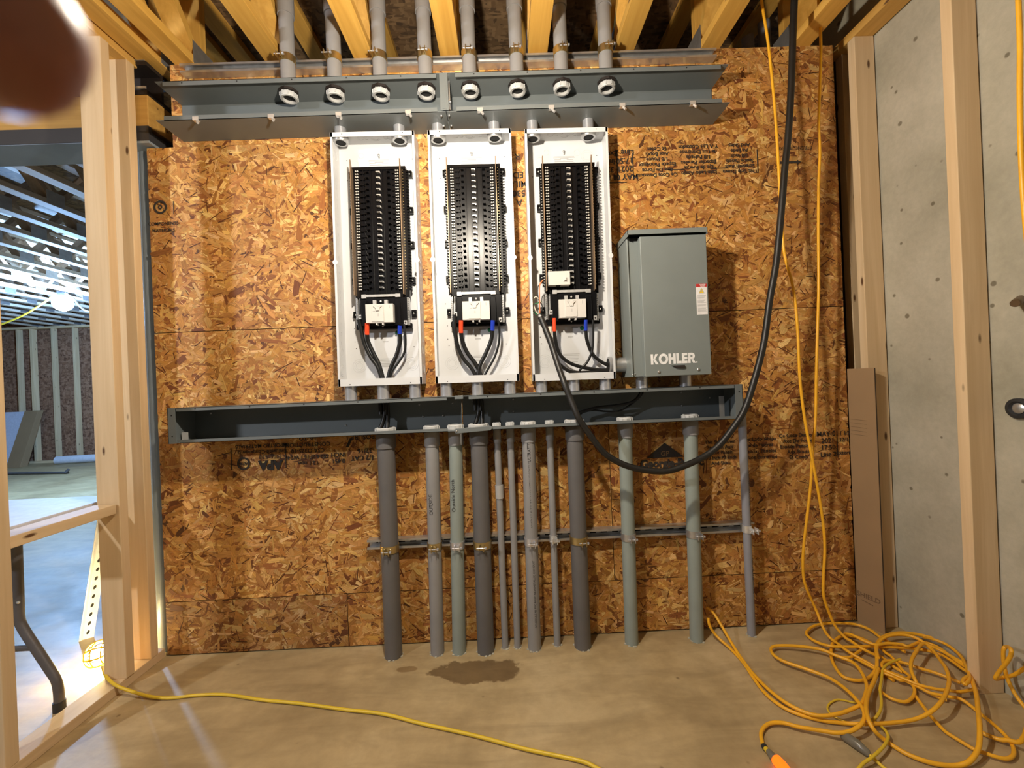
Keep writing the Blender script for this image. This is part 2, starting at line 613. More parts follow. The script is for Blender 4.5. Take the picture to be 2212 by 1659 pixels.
# ---- wall_back: sheets of strand board on framing, strands laid one over another
def osb_wall():
    sheets = [(-1.57, 1.571, 1.4565, 2.288), (-1.452, 1.571, 2.2885, 2.66), (-1.57, .459, .2445, 1.4535), (.462, 1.571, .2445, 1.4535),
              (-1.57, -.760, .006, .2415), (-.757, 1.571, .006, .2415)]
    mb = MB()
    mb.box(-1.52, 1.575, .014, .13, .0, 2.285)
    mb.box(-1.44, 1.575, .014, .13, 2.285, 2.655)
    mb.box(1.575, 1.714, .09, .13, .0, 2.655)  # added to close the corner against light leaking from behind
    for x0, x1, z0, z1 in sheets:
        mb.box(x0, x1, 0, .012, z0, z1)
    nb = len(mb.f)
    rs = np.random.RandomState(11)
    V, Fc, colr, uvs = [], [], [], []
    pal = np.array([(.40, .205, .062), (.455, .25, .085), (.33, .155, .045), (.53, .33, .13), (.60, .415, .195),
                    (.235, .095, .030), (.15, .055, .020), (.43, .26, .105), (.095, .04, .018)])
    wts = np.array([.24, .21, .15, .13, .08, .09, .04, .05, .01])
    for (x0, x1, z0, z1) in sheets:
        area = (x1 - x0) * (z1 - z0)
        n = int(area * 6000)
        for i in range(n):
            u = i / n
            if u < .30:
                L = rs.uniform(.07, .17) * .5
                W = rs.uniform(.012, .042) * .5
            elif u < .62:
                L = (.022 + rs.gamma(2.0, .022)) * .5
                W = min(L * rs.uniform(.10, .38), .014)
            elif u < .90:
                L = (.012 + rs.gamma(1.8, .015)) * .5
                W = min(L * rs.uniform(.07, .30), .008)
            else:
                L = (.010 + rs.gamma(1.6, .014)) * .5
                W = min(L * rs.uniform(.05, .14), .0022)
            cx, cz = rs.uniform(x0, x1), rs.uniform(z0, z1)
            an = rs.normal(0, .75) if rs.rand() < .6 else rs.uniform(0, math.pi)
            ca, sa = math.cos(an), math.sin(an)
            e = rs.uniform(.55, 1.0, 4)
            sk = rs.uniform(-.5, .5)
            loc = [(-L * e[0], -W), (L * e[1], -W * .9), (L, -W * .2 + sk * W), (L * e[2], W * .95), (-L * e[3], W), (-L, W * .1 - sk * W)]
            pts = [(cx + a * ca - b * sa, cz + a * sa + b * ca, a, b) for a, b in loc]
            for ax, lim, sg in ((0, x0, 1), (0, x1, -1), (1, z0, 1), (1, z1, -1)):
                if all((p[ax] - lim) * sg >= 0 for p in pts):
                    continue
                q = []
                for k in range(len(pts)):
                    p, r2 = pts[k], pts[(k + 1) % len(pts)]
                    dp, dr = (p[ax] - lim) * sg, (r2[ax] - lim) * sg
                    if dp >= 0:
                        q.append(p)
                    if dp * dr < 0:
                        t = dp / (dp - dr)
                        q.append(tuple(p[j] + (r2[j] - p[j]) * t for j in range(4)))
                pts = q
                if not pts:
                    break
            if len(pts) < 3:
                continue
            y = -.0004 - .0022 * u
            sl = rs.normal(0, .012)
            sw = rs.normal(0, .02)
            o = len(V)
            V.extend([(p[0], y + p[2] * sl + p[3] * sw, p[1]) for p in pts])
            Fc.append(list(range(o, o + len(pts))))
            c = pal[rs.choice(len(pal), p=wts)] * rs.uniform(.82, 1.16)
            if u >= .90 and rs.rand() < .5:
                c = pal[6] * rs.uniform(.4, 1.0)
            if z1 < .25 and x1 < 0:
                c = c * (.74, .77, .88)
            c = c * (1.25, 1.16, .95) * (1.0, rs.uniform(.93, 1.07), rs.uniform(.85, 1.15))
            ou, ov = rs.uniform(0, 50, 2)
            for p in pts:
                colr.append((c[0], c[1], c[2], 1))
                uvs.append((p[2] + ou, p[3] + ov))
    o = len(mb.v)
    nl0 = sum(len(f) for f in mb.f)
    verts = [tuple(p) for p in mb.v] + V
    faces = [tuple(f) for f in mb.f] + [tuple(k + o for k in reversed(f)) for f in Fc]
    me = bpy.data.meshes.new('wall_back')
    me.from_pydata(verts, [], faces)
    me.materials.append(M['osb'])
    ca_ = me.attributes.new('flake', 'FLOAT_COLOR', 'POINT')
    base = [(.05, .025, .012, 1)] * (24) + [(.16, .075, .03, 1)] * (o - 24)
    ca_.data.foreach_set('color', np.array(base + colr, dtype=np.float32).ravel())
    uvl = me.uv_layers.new(name='grain')
    li = np.zeros(len(me.loops), dtype=np.int32)
    me.loops.foreach_get('vertex_index', li)
    puv = np.array([(0, 0)] * o + uvs, dtype=np.float32)
    uvl.data.foreach_set('uv', puv[li].ravel())
    me.update()
    ob = bpy.data.objects.new('wall_back', me)
    COL.objects.link(ob)
    return struct(ob)


wall = osb_wall()


# ink stamps printed on the board
def rows(mb, x, z, lines, size, up, lead=1.12, bold=.0, y=-.0050, align=0):
    """lines of print; up=False turns the block head over heels"""
    for i, t in enumerate(lines):
        if not t:
            continue
        dz = i * size * lead
        put_text(mb, t, x, z - dz if up else z + dz, y, size, 0 if up else 180, bold or size * .018)


s_up = MB()
rows(s_up, 1.115, 2.092, ['This Side Down', 'Strength Axis', 'Space Panels', '1/8 Inch', 'At Ends', 'And Sides'], .025, False, .96)
rows(s_up, .925, 2.092, ['Este Lado Abajo', 'Eje de Fuerza', 'Espaciar Paneles', '1/8 Pulgada', 'de Los Extremos', 'Y A Los Costados'], .025, False, .96)
rows(s_up, .735, 2.088, ['Ce Cote Dessous', 'Axe De Force', 'Espace Panneaux', '1/8 Pouce', 'Aux Bouts', 'Et Cotes'], .025, False, .96)
rows(s_up, .585, 2.085, ['MAY 01', '2021', '17:50', 'Line 2'], .036, False, 1.03)
rows(s_up, .497, 2.083, ['1 1/2 C', '32/16', 'Inches', 'Exterior'], .034, False, 1.08)
for x in (.62, .548, 1.195):
    s_up.box(x, x + .004, -.0054, -.0050, 2.08, 2.19)
s_up.box(.44, .59, -.0054, -.0050, 2.058, 2.061)
for xa, xb in ((.78, .86), (.99, 1.06)):
    s_up.box(xa, xb, -.0054, -.0050, 2.108, 2.111)
    s_up.prism([(xa, 2.1095), (xa + .015, 2.1155), (xa + .015, 2.1035)], -.0054, -.0050, 'y')
put_text(s_up, 'STRENGTH AXIS', 1.37, 2.19, -.0050, .022, 180)
s_up.prism([(1.30, 2.13), (1.38, 2.13), (1.38, 2.136), (1.40, 2.125), (1.38, 2.114), (1.38, 2.12), (1.30, 2.12)], -.0054, -.0050, 'y')
s_up.build('ink_stamp', M['ink'], wall)
s_mid = MB()
rows(s_mid, .096, 1.985, ['A', '530', 'MILL', 'ED', '', 'R'], .04, False, 1.05)
s_mid.build('ink_stamp', M['ink'], wall)
s_lo = MB()
put_text(s_lo, 'APA', -1.075, .842, -.0050, .056, 180, .0032)
put_text(s_lo, 'MILL 530', -1.075, .878, -.0050, .026, 180)
rows(s_lo, -1.11, .902, ['Evaluated Components', 'IMPORTED MATERIALS'], .0235, False, 1.15)
s_lo.lathe((-1.195, -.0052, .852), (0, 1, 0), [(.029, 0), (.021, 0)], 32)
put_text(s_lo, 'APA', -1.195, .852, -.0051, .02, 180, .0006)
s_lo.box(-1.251, -1.247, -.0054, -.0050, .825, .925)
s_lo.box(-1.008, -1.004, -.0054, -.0050, .825, .925)
rows(s_lo, -.905, .842, ['12.1 mm', '1R24/2F16 / W24', 'CSA O325-10', 'CONSTRUCTION', 'HS-TO'], .026, False, 1.08)
rows(s_lo, -.77, .845, ['0.451', 'INCH'], .027, False, 1.05)
rows(s_lo, -.65, .855, ['1 1/2 CAT', '32/16', '', 'EXPOSURE 1', 'SIZED FOR'], .03, False, 1.05)
s_lo.prism([(-.735, .905), (-.722, .905), (-.702, .945), (-.715, .945)], -.0054, -.0050, 'y')
s_lo.build('ink_stamp', M['ink'], wall)
s_gp = MB()
s_gp.prism([(.628, .795), (.80, .795), (.714, .862)], -.0054, -.0050, 'y')
put_text(s_gp, 'Georgia-Pacific', .745, .768, -.0050, .048, 0, .0024)
rows(s_gp, .97, .855, ['This Side Down', 'Strength Axis', 'Space Panels', '1/8 Inch At Ends', 'And Sides'], .022, True, 1.1)
rows(s_gp, 1.15, .86, ['Este Lado Abajo', 'Eje de Fuerza', 'Espaciar Paneles', 'de Los Extremos'], .024, True, 1.15)
rows(s_gp, 1.33, .87, ['Ce Cote Dessous', 'Axe De Force', 'Espace Panneaux', 'Aux Bouts', 'Et Cotes'], .024, True, 1.05)
rows(s_gp, 1.47, .87, ['MAY 01', '2021', '17:50', 'Line 2'], .031, True, 1.02)
rows(s_gp, 1.55, .87, ['1 1/2', '32/16', '', 'Exterior'], .026, True, 1.15)
s_gp.box(1.512, 1.515, -.0054, -.0050, .76, .885)
put_text(s_gp, 'GP', .714, .812, -.0058, .032, 0, .0004, 1)
s_gp.build('ink_stamp', (M['ink'], M['tan_ink']), wall)
s_l = MB()
s_l.lathe((-1.518, -.0052, 2.02), (0, 1, 0), [(.030, 0), (.021, 0)], 32)
s_l.lathe((-1.518, -.0052, 2.02), (0, 1, 0), [(.010, 0), (.004, 0)], 20)
rows(s_l, -1.507, 1.945, ['COMPONENTS', 'MATERIALS'], .02, True, 1.5)
s_l.box(-1.460, -1.457, -.0054, -.0050, 1.985, 2.045)
s_l.build('ink_stamp', M['ink'], wall)


# ================================================================== FRAMING
def board(name, x0, x1, y0, y1, z0, z1, mat, label, cat, group=None):
    o = MB().box(x0, x1, y0, y1, z0, z1).build(name, M[mat], None, .0025)
    return tag(o, label, cat, group)


G = 'framing studs of the stud wall on the left'
board('wall_stud', -1.669, -1.58, -.600, -.562, .038, 2.632, 'stud', 'pale pine stud at the far left edge, the nearest one of the left stud wall', 'stud', G)
board('wall_stud', -1.664, -1.575, -.198, -.160, .038, 2.632, 'stud', 'pale pine stud beside the doorway gap with the yellow cord passing its foot', 'stud', G)
board('wall_stud', -1.667, -1.578, -.078, -.040, .038, 2.632, 'stud', 'pale pine stud next to the grey steel post by the strand board', 'stud', G)
board('bottom_plate', -1.669, -1.58, -1.7, .0, 0, .038, 'stud_y', 'pale pine bottom plate lying on the concrete under the left studs', 'plate')
board('top_plate', -1.669, -1.58, -1.7, -.021, 2.632, 2.670, 'plate_or', 'pine top plate running over the left studs', 'plate')
board('blocking', -1.669, -1.582, -.562, -.204, .706, .744, 'stud_y', 'short flat pine block nailed between the two nearest left studs', 'blocking')
G = 'framing studs along the concrete wall'
board('wall_stud', 1.62, 1.709, -.062, -.024, 0, 2.65, 'stud', 'pine stud behind the tall cardboard in the right corner', 'stud', G)
board('wall_stud', 1.62, 1.709, -.459, -.421, 0, 2.65, 'stud', 'pine stud standing in the tangle of yellow cords against the concrete wall', 'stud', G)
board('wall_stud', 1.648, 1.71, .04, .08, 0, 2.65, 'stud', 'shaded pine stud deep in the right corner behind the strand board edge', 'stud', G)
board('top_plate', 1.62, 1.709, -2.2, .09, 2.65, 2.688, 'plate_or', 'pine top plate running over the studs of the concrete wall', 'plate')


# ---- floor trusses
def zbox(mb, x0, x1, pa, pb, t):
    """flat board in the Y-Z plane from pa to pb, t thick"""
    a, b = Vector(pa), Vector(pb)
    d = (b - a).normalized()
    n = Vector((-d[1], d[0])) * t / 2
    mb.prism([tuple(a + n), tuple(b + n), tuple(b - n), tuple(a - n)], x0, x1, 'x')


def make_truss(x, y0, y1, first_node, label, group, gus=(-1, 1), mc='truss', mw='truss_z'):
    t = thing('floor_truss', (x, 0, 2.66), label, 'floor truss', group)
    w = .0445
    MB().box(x - w, x + w, y0, y1, 2.66, 2.698).build('bottom_chord', M[mc], t, .002)
    MB().box(x - w, x + w, y0, y1, 3.028, 3.066).build('top_chord', M[mc], t, .002)
    k = 0
    y = first_node
    while y - .62 > y0:
        m = MB()
        zbox(m, x - w + .001, x + w - .001, (y - .02, 2.70), (y - .29, 3.026), .036)
        m.build('web', M[mw], t)
        m = MB()
        zbox(m, x - w + .001, x + w - .001, (y - .33, 3.026), (y - .60, 2.70), .036)
        m.build('web', M[mw], t)
        for s in gus:
            g = MB().box(x + s * (w + .0006) - .0005, x + s * (w + .0006) + .0005, y - .07, y + .06, 2.664, 2.765)
            g.build('gusset_plate', M['galv'], t)
        y -= .62
    return t


G = 'floor trusses overhead'
def end_web(t, x, y, mat='truss_z'):
    MB().box(x - .044, x + .044, y - .019, y + .019, 2.698, 3.028).build('web', M[mat], t, .002)


near = [(-1.385, 'floor truss above the left end of the upper strut channel'),
        (-.979, 'floor truss just left of the first conduit going up'),
        (-.580, 'floor truss between the second and third conduits going up'),
        (-.191, 'floor truss between the fourth and fifth conduits going up'),
        (.208, 'floor truss between the sixth and seventh conduits going up'),
        (.605, 'floor truss right of the eighth conduit going up'),
        (1.002, 'floor truss above the right end of the upper strut channel'),
        (1.422, 'floor truss between the hanging yellow cords and the concrete wall')]
tr0 = make_truss(near[0][0], -2.6, .62, .06, near[0][1], G)
end_web(tr0, near[0][0], .06)
for x, l in near[1:] + [(-1.527, 'floor truss running along the inner edge of the left stud wall')]:
    copy_tree(tr0, (x, 0, 2.66), l, G)
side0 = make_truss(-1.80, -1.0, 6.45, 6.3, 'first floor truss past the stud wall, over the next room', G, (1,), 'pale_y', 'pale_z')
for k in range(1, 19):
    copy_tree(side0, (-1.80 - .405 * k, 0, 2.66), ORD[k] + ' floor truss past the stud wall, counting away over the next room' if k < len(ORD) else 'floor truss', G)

# ---- steel over the doorway, in line with the wall
b = thing('steel_beam', (-4, .055, 2.512), 'dark steel beam carrying the trusses at the upper left, above the timber packing', 'beam')
m = MB()
prof = [(-.03, 2.512), (.14, 2.512), (.14, 2.530), (.062, 2.530), (.062, 2.641), (.14, 2.641), (.14, 2.658), (-.03, 2.658), (-.03, 2.641), (.048, 2.641), (.048, 2.530), (-.03, 2.530)]
m.prism(prof, -9.5, -1.534, 'x').build('beam_section', M['steel'], b)
MB().box(-1.70, -1.536, -.0335, -.030, 2.535, 2.546).build('strap', M['galv'], b)
MB().box(-1.62, -1.536, -.036, -.031, 2.6585, 2.6640).build('strap', M['galv'], b)
tag(MB().box(-9.5, -1.536, -.028, .138, 2.3725, 2.5115).build('packing_timber', M['pack'], None, .003),
    'yellow timber packing lying between the two steel sections at the upper left', 'timber')
lb = thing('steel_channel', (-4, .055, 2.306), 'dark steel section under the timber packing, carried by the grey post', 'beam')
m = MB()
m.prism([(-.03, 2.3075), (.14, 2.3075), (.14, 2.372), (.12, 2.372), (.12, 2.350), (-.012, 2.350), (-.012, 2.372), (-.03, 2.372)], -9.5, -1.535, 'x')
m.build('beam_section', M['bsteel'], lb)
MB().box(-9.5, -1.537, -.027, .138, 2.3051, 2.3112).build('bottom_face', M['bounce_blue'], lb)  # thin plate added to paint the floor's blue bounce on the underside
p = thing('steel_post', (-1.616, .072, 0), 'grey painted steel post at the left end of the strand board', 'post')
MB().cyl((-1.616, .072, .0), (-1.616, .072, 2.294), .0445, 32).build('post_tube', M['post'], p)
MB().box(-1.76, -1.534, -.032, .14, 2.294, 2.305).build('cap_plate', M['post'], p, .001)

# ---- far room: studs along its end wall
G = 'studs along the far wall of the next room'
fs = [-9.50, -9.24, -8.83, -8.42, -8.02, -7.62]
names = ['leftmost far stud, behind the leaning white sheet', 'second far stud from the left', 'third far stud from the left', 'fourth far stud from the left, beside the white roll',
         'fifth far stud from the left, partly behind the doorway stud', 'sixth far stud, hidden behind the doorway stud']
for x, l in zip(fs, names):
    w_ = .05 if abs(x + 9.24) < .01 else .038
    board('far_stud', x, x + w_, 6.36, 6.45, .04, 2.62, 'stud', l + ' in the next room', 'stud', G)
board('bottom_plate', -10.4, -1.9, 6.36, 6.45, 0, .04, 'stud_x', 'bottom plate along the far wall of the next room', 'plate')
board('top_plate', -10.4, -1.9, 6.34, 6.45, 2.62, 2.659, 'stud_x', 'top plate along the far wall of the next room', 'plate')

# ================================================================== STRUT CHANNELS AND WIREWAYS
def strut(x0, x1, z0, z1, label, bolts):
    t = thing('strut_channel', ((x0 + x1) / 2, 0, z0), label, 'strut channel')
    d = .041
    m = MB()
    w = .0025
    prof = [(-.0032, z0), (-d, z0), (-d, z0 + .009), (-d + .007, z0 + .009), (-d + .007, z0 + .0065), (-d + w, z0 + .0065), (-d + w, z0 + w),
            (-.0032 - w, z0 + w), (-.0032 - w, z1 - w), (-d + w, z1 - w), (-d + w, z1 - .0065), (-d + .007, z1 - .0065), (-d + .007, z1 - .009), (-d, z1 - .009), (-d, z1), (-.0032, z1)]
    m.prism(prof, x0, x1, 'x').build('channel', M['galv'], t)
    s = MB()
    x = x0 + .03
    while x < x1 - .03:
        zc = (z0 + z1) / 2
        s.box(x, x + .028, -.0062, -.0058, zc - .006, zc + .006)
        x += .051
    s.build('slots', M['dark'], t)
    for bx in bolts:
        MB().sphere((bx, -.007, (z0 + z1) / 2), .0055, 10).build('bolt_head', M['emt'], t)


strut(-1.38, 1.01, 2.594, 2.634, 'galvanised slotted strut channel along the top edge of the strand board', (-1.345, -.62, -.40, .55, .98))
strut(-.645, 1.092, .451, .493, 'galvanised slotted strut channel behind the lower conduits', (-.60, .40, .95))


def wireway(x0, x1, z0, z1, lip, label, lx0, lx1, back_bolts, extra=None):
    t = thing('wireway_section', ((x0 + x1) / 2, 0, z0), label, 'wireway')
    D, w = .152, .002
    y0 = -.0034
    m = MB()
    m.prism([(y0, z0), (-D, z0), (-D, z0 + w), (y0 - w, z0 + w), (y0 - w, z1 - w), (-D, z1 - w), (-D, z1), (y0, z1)], x0, x1, 'x')
    m.box(lx0, lx1, -D, -D + w, z0, z0 + lip)
    m.box(lx0, lx1, -D, -D + w, z1 - lip, z1)
    m.build('trough', M['gutter'], t)
    h = MB()
    n = 5
    for i in range(n):
        x = lx0 + (lx1 - lx0) * (i + .35) / n
        h.disc((x, -D - .0004, z1 - lip * .45), (0, 1, 0), .0032, 10)
    h.build('lip_holes', M['dark'], t)
    for bx, bz in back_bolts:
        MB().sphere((bx, y0 - w - .001, bz), .0048, 10).build('bolt_head', M['galv'], t)
    return t


UZ0, UZ1 = 2.311, 2.474
LZ0, LZ1 = .972, 1.118
u1 = wireway(-1.402, -.204, UZ0, UZ1, .019, 'left section of the open grey upper wireway with four conduit bushings in it', -1.37, -.238, [])
u2 = wireway(-.200, .998, UZ0, UZ1, .019, 'right section of the open grey upper wireway with four conduit bushings in it', -.158, .965, [])
l1 = wireway(-1.402, -.204, LZ0, LZ1, .014, 'left section of the open grey lower wireway, empty at its left end', -1.37, -.250,
             [(-.73, 1.005), (-.395, 1.085), (-.38, 1.03), (-.29, 1.03), (-.245, 1.085), (-1.33, 1.085)])
l2 = wireway(-.200, .998, LZ0, LZ1, .014, 'right section of the open grey lower wireway, with the black cord passing in front', -.158, .965,
             [(.03, 1.09), (.028, 1.035), (-.15, 1.09), (.80, 1.09), (.80, 1.03), (.93, 1.06)])

# cover clips along the bottom lip of the upper wireway, and its joint strap
for par, xs in ((u1, (-1.24, -.93, -.65, -.36)), (u2, (-.06, .24, .54, .84))):
    for i, x in enumerate(xs):
        m = MB().box(x - .012, x + .012, -.1545, -.1522, UZ0 - .001, UZ0 + .012)
        m.box(x - .011, x + .011, -.156, -.140, UZ0 - .004, UZ0 - .001)
        m.cyl((x + .004, -.150, UZ0 - .003), (x + .012, -.157, UZ0 - .017), .0052, 10)
        m.build('cover_clip', M['silver'], par)
m = MB().box(-.224, -.190, -.1548, -.1524, UZ0 + .006, UZ1 - .002)
m.box(-.216, -.197, -.1562, -.1546, UZ0 + .01, UZ1 - .006)
m.build('joint_strap', M['gutter'], u1)
m = MB()
m.box(-.2, -.186, -.12, -.118, UZ0 + .03, UZ1 - .01)
m.sphere((-.186, -.13, UZ0 + .055), .006, 10)
m.build('joint_bracket', M['galv'], u2)
for x in (-.225, -.192):
    for y in (-.13, -.06):
        MB().sphere((x, y, UZ0 - .002), .005, 10).build('bolt_head', M['galv'], u1)
# end plates and joint pieces of the lower wireway
for par, xa, xb in ((l1, -1.402, -1.372), (l2, .968, .998)):
    m = MB()
    xs = xa if par is l1 else xb
    m.box(xs - .0022, xs + .0002, -.1555, -.004, LZ0, LZ1)
    m.box(xa - .002, xb, -.1555, -.1535, LZ0 - .001, LZ1 + .001)
    if par is l1:
        m.box(xb - .0, xb + .012, -.1535, -.152, LZ0, LZ0 + .004)
    m.build('end_plate', M['gutter'], par)
    h = MB()
    for z in (LZ0 + .03, LZ1 - .03):
        h.disc(((xa + xb) / 2, -.1562, z), (0, 1, 0), .0032, 10)
    h.build('end_holes', M['dark'], par)
MB().box(-1.392, -1.365, -.10, -.098, LZ0 + .003, LZ0 + .04).build('joint_tab', M['ring'], l1)
MB().box(.93, .952, -.09, -.088, LZ0 + .002, LZ1 - .05).build('joint_tab', M['galv'], l2)
m = MB()
m.box(-.216, -.180, -.1560, -.1525, LZ1 - .012, LZ1 + .003)
m.build('joint_tab', M['gutter'], l1, .003)
m = MB()
xs0, xs1, zc = -.222, -.062, LZ0 + .0
m.prism([(xs0, zc - .004), (xs0 + .006, zc - .010), (xs1 - .01, zc - .002), (xs1, zc + .007), (xs1 - .004, zc + .016), (xs1 - .012, zc + .018), (xs0 + .006, zc + .012), (xs0, zc + .006)], -.158, -.1545, 'y')
m.build('latch_bar', M['gutter'], l2, .002)
MB().sphere((-.213, -.158, LZ0 + .001), .005, 10).build('bolt_head', M['galv'], l2)


# ================================================================== CONDUITS
def clamp(x, yc, z, r, mat, label, tilt=0.0, ear=-.006):
    t = thing('pipe_clamp', (x, yc, z), label, 'pipe clamp')
    m = MB()
    hgt = .0155
    m.lathe((x, yc, z), (0, 0, 1), [(r + .0005, -hgt), (r + .0030, -hgt), (r + .0030, hgt), (r + .0005, hgt)], 32, closed=True)
    yf = yc - r
    for dx in (-.011, .009):
        xx = x + ear + dx
        m.box(xx - .0013, xx + .0013, yf - .022, yf + .006, z - hgt, z + hgt * .6)
    m.build('strap', M[mat], t)
    b = MB().cyl((x + ear - .022, yf - .014, z - .002), (x + ear + .019, yf - .014, z - .002), .0028, 10)
    b.cyl((x + ear + .012, yf - .014, z - .002), (x + ear + .020, yf - .014, z - .002), .0058, 8)
    b.build('bolt', M['emt'], t)
    return t


upx = (-.890, -.689, -.492, -.294, -.101, .106, .302, .499)
near_truss = ('beside the second truss', 'left of the third truss', 'right of the third truss', 'left of the fourth truss', 'right of the fourth truss',
              'left of the fifth truss', 'right of the fifth truss', 'nearest the right end')
for i, x in enumerate(upx):
    t = thing('conduit', (x, -.072, 2.45), ORD[i] + ' grey conduit rising from the upper wireway, ' + near_truss[i], 'conduit', 'grey conduits above the upper wireway')
    MB().cyl((x, -.072, 2.45), (x, -.072, 3.06), .0300, 28).build('pipe', M['pvc'], t)
    m = MB().lathe((x, -.072, 0), (0, 0, 1), [(.0302, 2.80), (.0345, 2.80), (.0345, 2.94), (.0302, 2.94)], 28)
    m.build('coupling', M['pvc'], t)
    m = MB().lathe((x, -.072, 0), (0, 0, 1), [(.0260, 2.437), (.0335, 2.437), (.0365, 2.444), (.0365, 2.456), (.0300, 2.460)], 28)
    m.lathe((x, -.072, 0), (0, 0, 1), [(.0260, 2.437), (.0255, 2.452)], 28)
    for k in range(10):
        a = 2 * math.pi * k / 10
        m.box(x + .036 * math.cos(a) - .002, x + .036 * math.cos(a) + .002, -.072 + .036 * math.sin(a) - .002, -.072 + .036 * math.sin(a) + .002, 2.441, 2.457)
    m.build('bushing', M['ring'], t)
    MB().disc((x, -.072, 2.4495), (0, 0, 1), .0262, 24).build('bore', M['dark'], t)
    MB().lathe((x, -.072, 0), (0, 0, 1), [(.031, 2.4605), (.041, 2.4605), (.041, 2.471), (.031, 2.471)], 8).build('locknut', M['steel'], t)
    clamp(x, -.072, 2.607, .030, 'zinc', 'brassy clamp round the ' + ORD[i] + ' conduit from the left above the upper wireway', ear=(-.014 if i < 3 else (0 if i < 6 else .012)))

#        name    xtop    xbot    yc     r      mat      label
LOW = [(-.532, -.537, -.076, .0375, 'pvc_d', 'thick dark grey conduit at the left end of the lower row'),
       (-.332, -.347, -.074, .0290, 'pvc', 'grey conduit with two words handwritten on it, second from the left in the lower row'),
       (-.228, -.252, -.074, .0292, 'pvc_g', 'greenish grey conduit with handwriting, third from the left in the lower row'),
       (-.127, -.135, -.078, .0370, 'pvc_d', 'thick dark grey conduit in the middle of the lower row, beside the wet patch'),
       (-.048, -.050, -.062, .0146, 'pvc', 'thin grey conduit with a pale coupling halfway up'),
       (.011, .004, -.062, .0146, 'pvc', 'thin plain grey conduit right of the thin one with the coupling'),
       (.090, .078, -.076, .0285, 'pvc', 'grey conduit with printed lettering down its length in the middle of the lower row'),
       (.185, .180, -.062, .0148, 'pvc', 'thin grey conduit held by a small silver clip'),
       (.292, .289, -.080, .0362, 'pvc_d', 'thick dark grey conduit where the black cord crosses the wireway'),
       (.516, .506, -.074, .0290, 'pvc_g', 'greenish grey conduit under the bottom of the black cord loop'),
       (.806, .795, -.074, .0290, 'pvc_g', 'greenish grey conduit beside the yellow cord loop, right of the cord loop'),
       (1.043, 1.046, -.062, .0170, 'pvc_b', 'thin bluish grey conduit standing alone at the right end of the lower row')]
